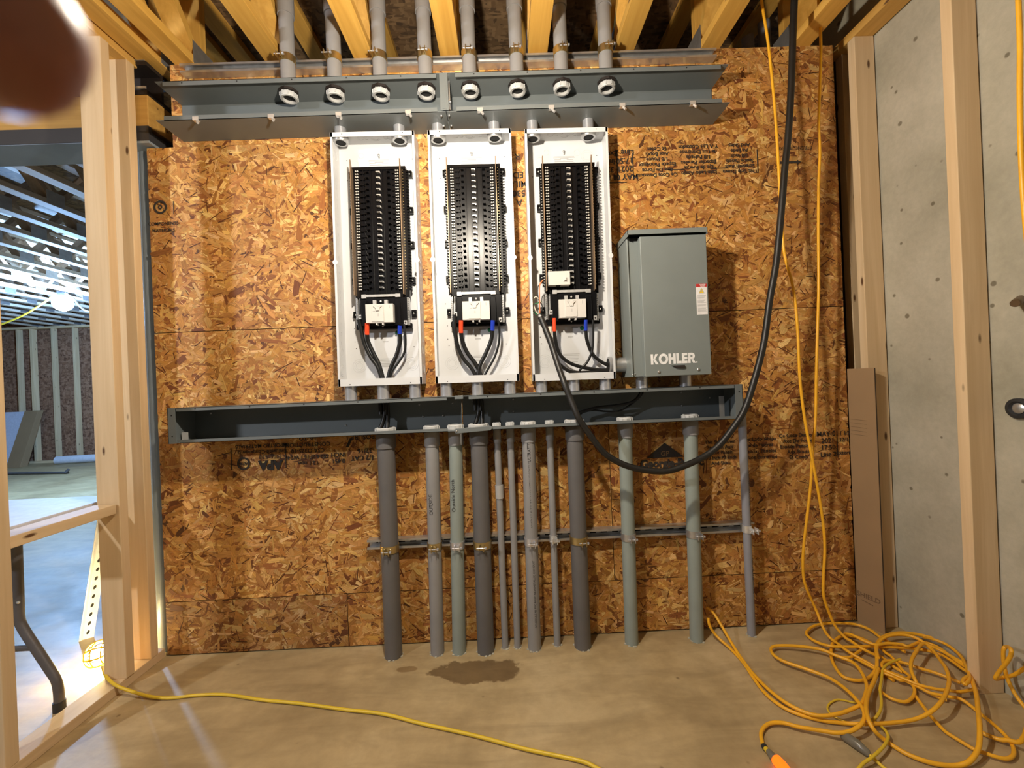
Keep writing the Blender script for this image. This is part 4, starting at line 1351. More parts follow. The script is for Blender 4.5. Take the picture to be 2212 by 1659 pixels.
# traced runs of cords and wires, in metres
PTS = {
 'hang_a': [(1.164,-0.130,2.880),(1.165,-0.130,2.761),(1.187,-0.130,2.562),(1.204,-0.130,2.263),(1.210,-0.130,1.925),(1.214,-0.130,1.726),(1.222,-0.130,1.646),(1.249,-0.130,1.526),(1.261,-0.130,1.366),(1.263,-0.130,1.127),(1.277,-0.130,0.950),(1.298,-0.130,0.813),(1.309,-0.130,0.733),(1.327,-0.130,0.605),(1.338,-0.130,0.495),(1.340,-0.130,0.394),(1.330,-0.130,0.289),(1.326,-0.130,0.201),(1.343,-0.130,0.133),(1.363,-0.140,0.070),(1.384,-0.166,0.035),(1.394,-0.181,0.030),(1.395,-0.209,0.030),(1.397,-0.233,0.030),(1.422,-0.251,0.020),(1.450,-0.264,0.012),(1.448,-0.315,0.010),(1.456,-0.344,0.008)],
 'hang_b': [(1.441,-0.100,2.903),(1.436,-0.100,2.781),(1.439,-0.100,2.660),(1.435,-0.100,2.518),(1.415,-0.100,2.255),(1.414,-0.100,2.116),(1.403,-0.100,1.974),(1.392,-0.100,1.752),(1.384,-0.100,1.528),(1.370,-0.100,1.332),(1.356,-0.100,1.124),(1.347,-0.100,0.970),(1.334,-0.100,0.868),(1.322,-0.100,0.767),(1.312,-0.100,0.664),(1.292,-0.100,0.538),(1.268,-0.100,0.385),(1.263,-0.100,0.278),(1.274,-0.100,0.217),(1.311,-0.100,0.124),(1.315,-0.136,0.060),(1.327,-0.156,0.030),(1.329,-0.200,0.030),(1.329,-0.245,0.030),(1.345,-0.278,0.025),(1.370,-0.310,0.015),(1.381,-0.338,0.008),(1.384,-0.383,0.008)],
 'black_cord': [(1.260,-0.200,2.809),(1.255,-0.200,2.694),(1.240,-0.200,2.505),(1.223,-0.200,2.292),(1.204,-0.200,2.120),(1.188,-0.200,2.014),(1.165,-0.200,1.830),(1.135,-0.200,1.619),(1.101,-0.200,1.462),(1.069,-0.200,1.287),(1.018,-0.210,1.137),(0.973,-0.210,1.019),(0.926,-0.210,0.949),(0.860,-0.210,0.874),(0.795,-0.210,0.830),(0.708,-0.220,0.798),(0.635,-0.220,0.781),(0.554,-0.220,0.788),(0.470,-0.220,0.812),(0.404,-0.220,0.851),(0.368,-0.220,0.888),(0.319,-0.220,0.961),(0.287,-0.220,1.015),(0.261,-0.200,1.091),(0.241,-0.185,1.155),(0.226,-0.150,1.219),(0.212,-0.120,1.285),(0.198,-0.100,1.345),(0.183,-0.085,1.395),(0.165,-0.075,1.448)],
 'p1_a': [(-0.630,-0.070,1.470),(-0.625,-0.062,1.430),(-0.615,-0.054,1.364),(-0.591,-0.048,1.304),(-0.564,-0.045,1.260),(-0.548,-0.045,1.199)],
 'p1_red': [(-0.594,-0.070,1.453),(-0.599,-0.062,1.403),(-0.597,-0.054,1.371),(-0.578,-0.048,1.320),(-0.557,-0.045,1.270),(-0.541,-0.045,1.199)],
 'p1_blue': [(-0.452,-0.070,1.436),(-0.456,-0.062,1.401),(-0.457,-0.054,1.372),(-0.477,-0.048,1.311),(-0.505,-0.045,1.257),(-0.523,-0.045,1.198)],
 'p1_thin': [(-0.434,-0.070,1.442),(-0.432,-0.062,1.374),(-0.441,-0.054,1.320),(-0.470,-0.048,1.277),(-0.499,-0.045,1.241),(-0.515,-0.045,1.198)],
 'p2_a': [(-0.212,-0.070,1.475),(-0.214,-0.062,1.402),(-0.205,-0.054,1.337),(-0.183,-0.048,1.281),(-0.151,-0.045,1.239),(-0.130,-0.045,1.196)],
 'p2_red': [(-0.184,-0.070,1.448),(-0.187,-0.062,1.394),(-0.182,-0.054,1.354),(-0.164,-0.048,1.306),(-0.128,-0.045,1.252),(-0.107,-0.045,1.195)],
 'p2_blue': [(-0.045,-0.070,1.443),(-0.049,-0.062,1.399),(-0.056,-0.054,1.359),(-0.082,-0.048,1.302),(-0.110,-0.045,1.251),(-0.123,-0.045,1.196)],
 'p2_thin': [(-0.021,-0.070,1.442),(-0.018,-0.062,1.395),(-0.024,-0.054,1.340),(-0.045,-0.048,1.282),(-0.076,-0.045,1.231),(-0.098,-0.045,1.195)],
 'p3_red': [(0.225,-0.070,1.442),(0.225,-0.064,1.392),(0.227,-0.059,1.356),(0.241,-0.053,1.293),(0.275,-0.049,1.252),(0.330,-0.046,1.226),(0.418,-0.045,1.207),(0.469,-0.045,1.207)],
 'p3_blue': [(0.364,-0.070,1.429),(0.364,-0.062,1.383),(0.370,-0.054,1.335),(0.392,-0.048,1.279),(0.431,-0.045,1.242),(0.472,-0.045,1.224)],
 'p3_thin': [(0.395,-0.070,1.427),(0.395,-0.063,1.361),(0.389,-0.057,1.295),(0.367,-0.050,1.244),(0.334,-0.047,1.210),(0.352,-0.045,1.195),(0.410,-0.045,1.199)],
 'p3_low': [(0.205,-0.070,1.406),(0.207,-0.064,1.336),(0.219,-0.059,1.274),(0.239,-0.053,1.242),(0.282,-0.049,1.208),(0.329,-0.046,1.198),(0.398,-0.045,1.199),(0.469,-0.045,1.201)],
 'p3_orange': [(0.184,-0.075,1.612),(0.167,-0.075,1.588),(0.164,-0.075,1.539),(0.162,-0.075,1.466)],
 'p3_white': [(0.172,-0.070,1.510),(0.150,-0.070,1.539),(0.136,-0.070,1.520),(0.144,-0.070,1.480),(0.156,-0.070,1.463)],
 'p3_green': [(0.173,-0.065,1.517),(0.153,-0.065,1.511),(0.131,-0.065,1.502),(0.135,-0.065,1.477),(0.152,-0.065,1.460)],
 'p3_black': [(0.180,-0.070,1.603),(0.159,-0.070,1.581),(0.159,-0.070,1.530),(0.176,-0.070,1.495),(0.162,-0.070,1.465)],
 'way_a': [(0.304,-0.070,0.994),(0.307,-0.070,1.019),(0.340,-0.070,1.028),(0.398,-0.070,1.041),(0.480,-0.070,1.046),(0.553,-0.070,1.059),(0.589,-0.070,1.091)],
 'way_b': [(0.320,-0.060,0.993),(0.329,-0.060,1.017),(0.379,-0.060,1.029),(0.441,-0.060,1.021),(0.503,-0.060,1.022),(0.566,-0.060,1.058),(0.605,-0.060,1.094)],
 'floor_cord': [(-1.718,-0.147,0.060),(-1.648,-0.205,0.055),(-1.578,-0.241,0.044),(-1.518,-0.249,0.025),(-1.422,-0.269,0.012),(-1.338,-0.276,0.007),(-1.247,-0.268,0.007),(-1.128,-0.274,0.007),(-0.966,-0.312,0.007),(-0.813,-0.340,0.007),(-0.628,-0.382,0.007),(-0.486,-0.411,0.007),(-0.337,-0.463,0.007),(-0.150,-0.524,0.007),(0.014,-0.585,0.007),(0.167,-0.632,0.007),(0.217,-0.658,0.007),(0.280,-0.711,0.007),(0.353,-0.804,0.007)],
 'pile_a': [(0.868,-0.021,0.110),(0.892,-0.039,0.090),(0.906,-0.097,0.050),(0.909,-0.173,0.020),(0.903,-0.258,0.014),(0.900,-0.325,0.014),(0.905,-0.406,0.016),(0.924,-0.474,0.018),(0.958,-0.520,0.020),(0.998,-0.542,0.025),(1.056,-0.542,0.030),(1.104,-0.533,0.035),(1.147,-0.520,0.040),(1.202,-0.473,0.035),(1.246,-0.427,0.030),(1.284,-0.360,0.030),(1.295,-0.307,0.030),(1.264,-0.266,0.030),(1.235,-0.226,0.030),(1.167,-0.191,0.025),(1.089,-0.177,0.022),(1.053,-0.189,0.020),(1.038,-0.227,0.020),(1.052,-0.269,0.020),(1.104,-0.320,0.022),(1.149,-0.375,0.025),(1.158,-0.432,0.030),(1.146,-0.497,0.040),(1.128,-0.548,0.045),(1.102,-0.583,0.045),(1.069,-0.604,0.040),(1.029,-0.612,0.030),(0.989,-0.608,0.025),(0.955,-0.592,0.020),(0.898,-0.569,0.016),(0.863,-0.549,0.014),(0.826,-0.544,0.012),(0.795,-0.555,0.010),(0.769,-0.579,0.008),(0.751,-0.617,0.008)],
 'pile_b': [(0.844,-0.087,0.100),(0.845,-0.095,0.070),(0.869,-0.105,0.030),(0.898,-0.167,0.010),(0.902,-0.249,0.008),(0.891,-0.339,0.008),(0.888,-0.414,0.008),(0.905,-0.472,0.008),(0.939,-0.510,0.008),(0.994,-0.539,0.008),(1.056,-0.555,0.008),(1.111,-0.577,0.020),(1.182,-0.578,0.020),(1.262,-0.572,0.020),(1.312,-0.576,0.040),(1.364,-0.565,0.060),(1.433,-0.524,0.065),(1.506,-0.465,0.060),(1.555,-0.410,0.060),(1.600,-0.344,0.050),(1.629,-0.286,0.050),(1.625,-0.236,0.060),(1.594,-0.206,0.060),(1.534,-0.202,0.055),(1.479,-0.221,0.045),(1.427,-0.266,0.040),(1.381,-0.319,0.030),(1.350,-0.346,0.022),(1.305,-0.368,0.012),(1.256,-0.379,0.012),(1.218,-0.357,0.012),(1.233,-0.296,0.012),(1.260,-0.246,0.012),(1.302,-0.194,0.012),(1.337,-0.160,0.012),(1.397,-0.123,0.012),(1.442,-0.123,0.012),(1.473,-0.142,0.012),(1.486,-0.187,0.012)],
 'pile_c': [(1.359,-0.348,0.030),(1.296,-0.403,0.030),(1.227,-0.460,0.035),(1.174,-0.510,0.045),(1.126,-0.563,0.055),(1.103,-0.598,0.050),(1.102,-0.619,0.035),(1.121,-0.627,0.015),(1.134,-0.642,0.008),(1.149,-0.673,0.008),(1.177,-0.698,0.008),(1.212,-0.713,0.008),(1.251,-0.718,0.008),(1.280,-0.723,0.020),(1.316,-0.711,0.030),(1.351,-0.691,0.040),(1.395,-0.655,0.060),(1.462,-0.593,0.060),(1.533,-0.526,0.055),(1.587,-0.468,0.050),(1.658,-0.388,0.040),(1.698,-0.337,0.040),(1.730,-0.273,0.040),(1.731,-0.228,0.040),(1.708,-0.198,0.040),(1.673,-0.173,0.040),(1.618,-0.162,0.040),(1.550,-0.175,0.040),(1.497,-0.203,0.040),(1.449,-0.241,0.040),(1.399,-0.303,0.040)],
 'pile_d': [(1.390,-0.455,0.010),(1.373,-0.496,0.010),(1.357,-0.535,0.010),(1.347,-0.567,0.010),(1.337,-0.608,0.010),(1.344,-0.639,0.010),(1.355,-0.674,0.010),(1.368,-0.688,0.012),(1.389,-0.704,0.012),(1.411,-0.710,0.012),(1.443,-0.699,0.012),(1.475,-0.671,0.012),(1.496,-0.636,0.012),(1.509,-0.591,0.012),(1.515,-0.550,0.012),(1.510,-0.502,0.020),(1.479,-0.485,0.020),(1.438,-0.465,0.020),(1.426,-0.438,0.020),(1.409,-0.402,0.020),(1.394,-0.373,0.020),(1.388,-0.349,0.020),(1.400,-0.318,0.020),(1.433,-0.297,0.020),(1.472,-0.300,0.020),(1.500,-0.318,0.020),(1.519,-0.343,0.020),(1.547,-0.366,0.020),(1.568,-0.392,0.020),(1.588,-0.427,0.020)],
 'pile_e': [(1.586,-0.472,0.030),(1.532,-0.479,0.030),(1.500,-0.472,0.030),(1.462,-0.458,0.028),(1.427,-0.435,0.028),(1.401,-0.400,0.028),(1.379,-0.367,0.028),(1.375,-0.359,0.028),(1.405,-0.351,0.014),(1.424,-0.378,0.014),(1.426,-0.404,0.014),(1.413,-0.431,0.014),(1.390,-0.456,0.014),(1.355,-0.479,0.014),(1.321,-0.490,0.014),(1.294,-0.475,0.014),(1.286,-0.454,0.014),(1.288,-0.431,0.014)],
 'pile_f': [(1.677,-0.431,0.050),(1.670,-0.421,0.050),(1.664,-0.383,0.050),(1.659,-0.342,0.050),(1.655,-0.299,0.050),(1.637,-0.280,0.055),(1.612,-0.268,0.060),(1.542,-0.312,0.060),(1.485,-0.351,0.055),(1.450,-0.385,0.045),(1.431,-0.417,0.035),(1.430,-0.431,0.020),(1.443,-0.444,0.012),(1.457,-0.471,0.010),(1.472,-0.487,0.010)],
 'pile_g': [(1.665,-0.435,0.030),(1.656,-0.378,0.030),(1.663,-0.327,0.030),(1.657,-0.285,0.030),(1.610,-0.253,0.030),(1.556,-0.240,0.030),(1.480,-0.228,0.030),(1.452,-0.219,0.028),(1.364,-0.217,0.028),(1.293,-0.206,0.028),(1.269,-0.164,0.018),(1.259,-0.129,0.018),(1.269,-0.095,0.018),(1.326,-0.055,0.018),(1.390,-0.037,0.018),(1.464,-0.038,0.018),(1.524,-0.054,0.018),(1.550,-0.095,0.018),(1.547,-0.153,0.018),(1.554,-0.193,0.018),(1.559,-0.248,0.018)],
 'pile_h': [(0.956,-0.723,0.014),(0.991,-0.707,0.020),(1.026,-0.696,0.025),(1.087,-0.665,0.025),(1.132,-0.632,0.020),(1.148,-0.610,0.020),(1.155,-0.582,0.015),(1.153,-0.555,0.012),(1.164,-0.557,0.025),(1.202,-0.530,0.025),(1.238,-0.494,0.025),(1.278,-0.445,0.025),(1.326,-0.398,0.025),(1.375,-0.350,0.025),(1.409,-0.327,0.025),(1.446,-0.311,0.025),(1.492,-0.298,0.025)],
 'pile_i': [(1.171,-0.470,0.005),(1.158,-0.469,0.005),(1.133,-0.456,0.005),(1.110,-0.455,0.005),(1.074,-0.471,0.005),(1.051,-0.494,0.005),(1.048,-0.518,0.005),(1.057,-0.534,0.005),(1.068,-0.548,0.005)],
 'pile_j': [(1.660,-0.593,0.209),(1.660,-0.558,0.157),(1.660,-0.528,0.115),(1.660,-0.495,0.083),(1.600,-0.526,0.104),(1.600,-0.537,0.134),(1.600,-0.557,0.175),(1.600,-0.572,0.212),(1.600,-0.574,0.233),(1.660,-0.514,0.201),(1.660,-0.503,0.186),(1.660,-0.501,0.149),(1.660,-0.505,0.112),(1.660,-0.512,0.086),(1.660,-0.528,0.056),(1.660,-0.551,0.032),(1.660,-0.586,0.008)],
 'pile_k': [(1.693,-0.414,0.027),(1.659,-0.398,0.045),(1.657,-0.357,0.045),(1.670,-0.287,0.045),(1.663,-0.249,0.045),(1.628,-0.237,0.045),(1.566,-0.256,0.045),(1.552,-0.243,0.045),(1.503,-0.232,0.045),(1.453,-0.237,0.045),(1.428,-0.211,0.045),(1.413,-0.166,0.045),(1.412,-0.129,0.027)],
 'pile_l': [(1.344,-0.258,0.012),(1.344,-0.298,0.020),(1.354,-0.328,0.020),(1.364,-0.354,0.020),(1.386,-0.381,0.020),(1.398,-0.401,0.020),(1.443,-0.385,0.020),(1.450,-0.351,0.020),(1.467,-0.310,0.020),(1.479,-0.273,0.020),(1.478,-0.250,0.020),(1.482,-0.218,0.020),(1.454,-0.207,0.020),(1.393,-0.229,0.020),(1.325,-0.264,0.020),(1.285,-0.260,0.020),(1.269,-0.221,0.012)],
 'pile_m': [(1.699,-0.186,0.033),(1.688,-0.237,0.055),(1.704,-0.268,0.055),(1.698,-0.308,0.055),(1.680,-0.350,0.055),(1.651,-0.387,0.055),(1.621,-0.424,0.055),(1.585,-0.459,0.055),(1.547,-0.479,0.055),(1.558,-0.462,0.055),(1.596,-0.446,0.055),(1.625,-0.441,0.033)],
 'adapter_cord': [(1.008,-0.687,0.012),(1.008,-0.709,0.012),(1.009,-0.738,0.012)],
 'right_cord': [(1.486,-0.750,2.550),(1.486,-0.750,2.180),(1.485,-0.750,2.050),(1.479,-0.750,1.920),(1.475,-0.750,1.750),(1.478,-0.750,1.594),(1.488,-0.750,1.400),(1.500,-0.750,1.100),(1.500,-0.740,0.600),(1.490,-0.700,0.100),(1.470,-0.660,0.020),(1.440,-0.620,0.010)],
}

# ================================================================== WIRES IN THE PANELS
def wire(name, key, r, mat, label, tape=None, cat='cable', group=None, sub=5, strip=None, ext=None):
    pts = list(PTS[key]) if isinstance(key, str) else key
    if ext:
        pts = pts + ext
    P = catmull([Vector(p) for p in pts], sub)
    if tape:
        n = max(2, int(tape[1] * sub))
        t = thing(name, tuple(P[0]), label, cat, group)
        MB().tube(P, r, 10).build('jacket', M[mat], t)
        MB().tube(P[:n + 1], r + .0007, 10).build('tape', M[tape[0]], t)
        return t
    t = thing(name, tuple(P[0]), label, cat, group)
    MB().tube(P, r, 10).build('jacket', M[mat], t)
    return t


G = 'black feeder cables in the panels'
for i, n in enumerate(('p1', 'p2')):
    nm = names3[i]
    xm = lon[1 + 3 * i]
    zl = PZ[i]
    dn = [(xm - .006, -.058, zl + .006), (xm - .007, -.06, 1.10), (xm - .008, -.066, .99)]
    wire('feeder_cable', n + '_a', .0088, 'cable', 'black cable from the left neutral lug of the ' + nm + ' panel, curving to its bottom', None, 'cable', G, ext=[(xm - .016, -.052, zl + .01), (xm - .014, -.066, 1.05)])
    wire('feeder_cable', n + '_red', .0092, 'cable', 'black cable with red tape under the main breaker of the ' + nm + ' panel', ('red', 1.1), 'cable', G, ext=[(xm + .004, -.064, zl + .004), (xm + .002, -.062, 1.05), (xm - .018, -.076, .985)])
    wire('feeder_cable', n + '_blue', .0092, 'cable', 'black cable with blue tape under the main breaker of the ' + nm + ' panel', ('blue', 1.1), 'cable', G, ext=[(xm + .010, -.052, zl + .004), (xm + .016, -.060, 1.05), (xm + .014, -.076, .985)])
    wire('feeder_cable', n + '_thin', .0052, 'cable', 'thinner black cable at the right of the bundle in the ' + nm + ' panel', None, 'cable', G, ext=[(xm + .018, -.062, zl + .004), (xm + .010, -.078, 1.05)])
end = [(.475, -.046, 1.222)]
wire('feeder_cable', 'p3_red', .0080, 'cable', 'black cable with red tape sweeping right to the side hole of the right panel', ('red', 1.2), 'cable', G, ext=[(.480, -.046, 1.218)])
wire('feeder_cable', 'p3_blue', .0080, 'cable', 'black cable with blue tape curving right to the side hole of the right panel', ('blue', 1.1), 'cable', G, ext=[(.480, -.050, 1.236)])
wire('feeder_cable', 'p3_thin', .0055, 'cable', 'thin black cable dropping from the right lug of the right panel', None, 'cable', G, ext=[(.478, -.036, 1.214)])
t = wire('feeder_cable', 'p3_low', .0082, 'cable', 'lowest black cable in the right panel, with a white taped end on the left lug', ('wwire', 1.0), 'cable', G, ext=[(.478, -.040, 1.206)])
G = 'thin wires out of the black cord end'
wire('thin_wire', 'p3_orange', .0026, 'orange', 'orange wire looping up at the left edge of the right panel', None, 'wire', G)
wire('thin_wire', 'p3_white', .0024, 'wwire', 'white wire looped at the left edge of the right panel', None, 'wire', G)
wire('thin_wire', 'p3_green', .0024, 'green', 'green wire bent at the left edge of the right panel', None, 'wire', G)
wire('thin_wire', 'p3_black', .0024, 'cable', 'thin black wire beside the orange wire in the right panel', None, 'wire', G)
G = 'black cables lying in the lower wireway'
wire('feeder_cable', 'way_a', .0065, 'cable', 'upper black cable bending inside the lower wireway towards the transfer switch', None, 'cable', G, ext=[(.597, -.080, 1.125)])
wire('feeder_cable', 'way_b', .0040, 'cable', 'lower thin black cable bending inside the lower wireway towards the transfer switch', None, 'cable', G, ext=[(.604, -.075, 1.125)])
# heavy cord hanging from the ceiling
t = thing('rubber_cord', PTS['black_cord'][0], 'thick black rubber cord hanging from the ceiling in a loop to the right panel', 'cord')
P = catmull([Vector(p) for p in PTS['black_cord']], 6)
MB().tube(P, .0128, 14).build('jacket', M['cord_b'], t)


# ================================================================== YELLOW CORDS
G = 'yellow extension cords'
def cord(key, r, mat, label, ext0=None, ext1=None, sub=6):
    r *= .86
    pts = (ext0 or []) + list(PTS[key]) + (ext1 or [])
    P = catmull([Vector(p) for p in pts], sub)
    for p in P:
        if p.z < r + .0006:
            p.z = r + .0006
    t = thing('extension_cord', tuple(P[0]), label, 'extension cord', G)
    MB().tube(P, r, 10).build('jacket', M[mat], t)
    return t


CR = .0066
cord('hang_a', CR, 'yellow', 'left one of the two hanging yellow cords, crossing behind the black cord near the top', ext0=[(1.163, -.13, 3.0)])
cord('hang_b', CR, 'yellow', 'right one of two yellow cords hanging at the right of the strand board', ext0=[(1.352, -.10, 3.0)])
ca = cord('pile_a', .0070, 'yellow', 'yellow cord ending in a glowing orange plug on the floor')
cord('pile_b', .0068, 'yellow', 'yellow cord making the widest flat sweep through the middle of the tangle')
cord('pile_c', .0074, 'yellow', 'yellow cord making the big front loop of the tangle, nearest the picture bottom')
cord('pile_d', .0062, 'yellow', 'yellow cord of the outermost right loop in front of the pine stud')
cord('pile_e', .0060, 'yellow', 'yellow cord with a small hooked bend in the middle of the tangle')
cord('pile_f', .0068, 'yellow', 'yellow cord humped up high in the middle of the tangle')
cord('pile_g', .0066, 'yellow', 'yellow cord of the oval loop at the back of the tangle, by the cardboard')
cord('pile_h', .0050, 'yellow_d', 'thin yellow cord running from the bottom edge back into the tangle')
cord('pile_i', .0036, 'yellow_d', 'thinnest yellow cord, a small open loop left of the tangle')
cord('pile_j', .0066, 'yellow', 'yellow cord looped up behind the pine stud against the concrete')
cord('pile_k', .0066, 'yellow', 'yellow cord lying along the back of the tangle, below the oval loop')
cord('pile_l', .0060, 'yellow', 'yellow cord doubled back on itself in the heart of the tangle')
cord('pile_m', .0064, 'yellow', 'yellow cord arching up beside the pine stud in the tangle')
cord('floor_cord', .0066, 'yellow_d', 'yellow cord running across the bare floor from the glowing lamp on the left')
cord('right_cord', .0072, 'yellow', 'yellow cord hanging at the far right edge in front of the concrete wall', ext0=[(1.486, -.75, 2.655)])

# lit plug of the first cord, smoky plug and its cord end
t = ca
m = MB().lathe((.7515, -.622, .0085), (-.10, -.99, 0), [(.0072, -.002), (.0088, .0), (.0088, .010), (.0072, .011)], 14)
m.build('collar', M['rubber'], t)
d = Vector((.04, -1, .0)).normalized()
m = MB().tube([(.7505, -.632, .0095), (.751, -.645, .011)], [.0072, .0078], 14)
m.build('strain_relief', M['yellow_d'], t)
m = MB().tube([(.751, -.645, .0125), (.752, -.660, .0135), (.753, -.675, .0145)], [.008, .0105, .0125], 16)
m.build('clear_neck', M['clear'], t)
m = MB().tube([(.753, -.675, .0150), (.7535, -.678, .0155), (.755, -.700, .017), (.757, -.722, .017)], [.0100, .0150, .0165, .0160], 18)
m.build('lit_plug', M['lens'], t)
t = thing('plug', (1.024, -.634, 0), 'smoky grey plug lying on the floor at the end of a thin yellow cord', 'plug')
m = MB().tube([(1.012, -.604, .0145), (1.014, -.609, .0150), (1.027, -.640, .0155), (1.036, -.668, .0125), (1.038, -.674, .0085)], [.0115, .0138, .0148, .0105, .0065], 16)
m.build('plug_body', M['clear'], t)
MB().tube([(1.033, -.660, .013), (1.040, -.685, .010), (1.046, -.705, .0056), (1.055, -.735, .0056), (1.07, -.80, .0056)], .0046, 10, sub=5).build('cord', M['yellow_d'], t)

# ================================================================== LAMPS
def bulb_lamp(name, c, r, glow, label, cord_top=None, cage=True, axis=(0, 0, 1)):
    t = thing(name, c, label, 'work lamp')
    C0 = Vector(c)
    ax = Vector(axis).normalized()
    MB().sphere(c, r, 20).build('bulb', glow, t)
    m = MB()
    m.tube([C0 + ax * r * .9, C0 + ax * (r * .9 + .05)], [r * .55, r * .5], 16)
    m.build('socket', M['rubber'], t)
    if cage:
        u = ax.orthogonal().normalized()
        w = ax.cross(u)
        m = MB()
        R1 = r * 1.55
        for k in range(8):
            a = 2 * math.pi * k / 8
            e = u * math.cos(a) + w * math.sin(a)
            m.tube([C0 + ax * r * 1.3 + e * r * .55, C0 + ax * r * .7 + e * R1 * .95, C0 - ax * r * .3 + e * R1, C0 - ax * r * 1.1 + e * R1 * .75, C0 - ax * r * 1.65 + e * .002], .0036, 6, sub=3)
        for h, q in ((.7, .95), (-.3, 1.0), (-1.1, .75)):
            ring = [C0 + ax * r * h + (u * math.cos(2 * math.pi * k / 20) + w * math.sin(2 * math.pi * k / 20)) * R1 * q for k in range(21)]
            m.tube(ring, .0022, 6)
        m.build('cage', M['cage'], t)
    if cord_top:
        MB().tube([C0 + ax * (r * .9 + .05)] + [Vector(p) for p in cord_top], .0055, 8, sub=4).build('cord', M['yellow_d'], t)
    return t


bulb_lamp('work_lamp', LAMPS['far'][0], .100, M['bulb_far'], 'bright bluish bulb hanging under the trusses of the next room', None, False)
MB_ = [(-5.58, 3.42, 2.54), (-5.9, 3.40, 2.32), (-6.2, 3.38, 2.18), (-6.8, 3.3, 1.95)]
t = thing('lamp_cord', MB_[0], 'yellow cord falling away to the left of the hanging bulb', 'cord')
MB().tube(MB_, .010, 8, sub=4).build('jacket', M['yellow_d'], t)
MB_ = [(-5.50, 3.44, 2.54), (-5.36, 3.40, 2.46), (-5.25, 3.35, 2.36), (-5.10, 3.30, 2.27), (-4.9, 3.25, 2.27), (-4.5, 3.2, 2.5), (-4.3, 3.2, 2.66)]
t = thing('lamp_cord', MB_[0], 'pale cord drooping to the right of the hanging bulb', 'cord')
MB().tube(MB_, .010, 8, sub=4).build('jacket', M['wwire'], t)
lp = bulb_lamp('caged_work_lamp', LAMPS['floor'][0], .034, M['bulb_floor'], 'glowing yellow caged work lamp lying on the floor behind the doorway stud', None, True, (.9, .3, .1))
bulb_lamp('work_lamp', LAMPS['main'][0], .033, M['bulb_main'], 'bulb hanging from the trusses above the electrical panels', [(-.17, -.99, 2.3), (-.175, -.99, 2.66)], False)
bulb_lamp('work_lamp', LAMPS['side'][0], .05, M['bulb_side'], 'bulb hanging from the trusses of the next room, left of the doorway', [(-2.75, -2.45, 2.5), (-2.75, -2.45, 2.66)], False)

# ================================================================== ODDS AND ENDS
# tall cardboard in the corner
t = thing('flat_carton', (1.59, -.05, 0), 'tall narrow brown cardboard carton standing in the right corner', 'cardboard')
# faces -X and a little towards the room
a0, a1 = Vector((1.573, -.004)), Vector((1.606, -.108))
n = Vector((.953, .302))
m = MB()
q = [a0, a1, a1 + n * .010, a0 + n * .010]
m.prism([tuple(p) for p in q], .0, 1.165, 'z')
m.build('board', M['card'], t, .001)
q2 = [a1 + Vector((0, -.0008)), a1 + n * .004 + Vector((0, -.0008)), a1 + n * .004, a1]
MB().prism([tuple(p) for p in [a1 + n * .0035 + (a1 - a0).normalized() * .0006, a1 + n * .0065 + (a1 - a0).normalized() * .0006, a1 + n * .0065, a1 + n * .0035]], .0, 1.163, 'z').build('edge_slit', M['dark'], t)
q = MB()
dr = (a1 - a0)
def onface(u, z):
    p = a0 + dr * u - n * .0006
    return (p.x, p.y, z)
for k in range(5):
    z = .935 - k * .017
    q.tube([onface(.05, z), onface(.66, z - .004)], .0006, 4)
q.build('print', M['card_d'], t)
q = MB()
vs, fs = text_mesh('SHIELD', .030, .0008)
q.add([onface(.46 + p[0] / dr.length, .135 + p[1]) for p in vs], fs)
q.tube([onface(.20, .112), onface(.62, .106)], .0016, 4)
q.build('print', M['card_d'], t)

# form tie and pipe stub in the concrete
t = thing('form_tie_sleeve', (1.70, -.536, 1.005), 'black rubber ring with a metal plug in the concrete wall', 'wall sleeve')
MB().lathe((1.714, -.534, 1.008), (-1, 0, 0), [(.034, 0), (.034, .012), (.024, .014), (.017, .004)], 24).build('ring', M['rubber'], t)
MB().lathe((1.714, -.534, 1.008), (-1, 0, 0), [(.018, 0), (.018, .008), (.011, .013), (.0001, .013)], 20).build('plug', M['galv'], t)
t = thing('pipe_stub', (1.69, -.575, 1.36), 'brown pipe stub sticking out of the concrete wall', 'pipe stub')
m = MB().tube([(1.716, -.545, 1.371), (1.665, -.575, 1.357), (1.648, -.585, 1.352), (1.645, -.587, 1.351)], [.0125, .0125, .0125, .0105], 18)
m.build('stub', M['pipe'], t)

# conduits beyond the wall, at the top right
for x, y, l in ((1.455, .30, 'bluish conduit beyond the wall top, behind the left hanging yellow cord'), (1.365, .30, 'shorter bluish conduit beyond the wall top, left of the hanging yellow cord')):
    t = thing('conduit', (x, y, 2.5), l, 'conduit', 'conduits beyond the wall top')
    MB().cyl((x, y, 2.3), (x, y, 3.05 if x > 1.4 else 2.95), .030, 20).build('pipe', M['pvc_b'], t)

# next room: folding table leg, perforated upright, carton, sheet, roll, stick
t = thing('folding_table', (-1.80, -.30, 0), 'grey tubular leg of a folding table behind the nearest stud', 'table')
m = MB().tube([(-1.868, -.30, .74), (-1.870, -.30, .42), (-1.870, -.30, .36), (-1.862, -.30, .325), (-1.82, -.30, .25), (-1.764, -.30, .155), (-1.742, -.30, .115), (-1.735, -.30, .07), (-1.735, -.30, .022)], .0155, 14, sub=4)
m.build('leg', M['chair'], t)
MB().cyl((-1.82, -.30, .242), (-2.45, -.30, .242), .0115, 12).build('crossbar', M['chair'], t)
m = MB().tube([(-2.55, -.30, .74), (-2.55, -.30, .36), (-2.54, -.30, .325), (-2.43, -.30, .155), (-2.40, -.30, .022)], .0155, 14, sub=4)
m.build('leg', M['chair'], t)
for x in (-1.735, -2.40):
    MB().cyl((x, -.30, 0), (x, -.30, .035), .0185, 14).build('foot', M['rubber'], t)
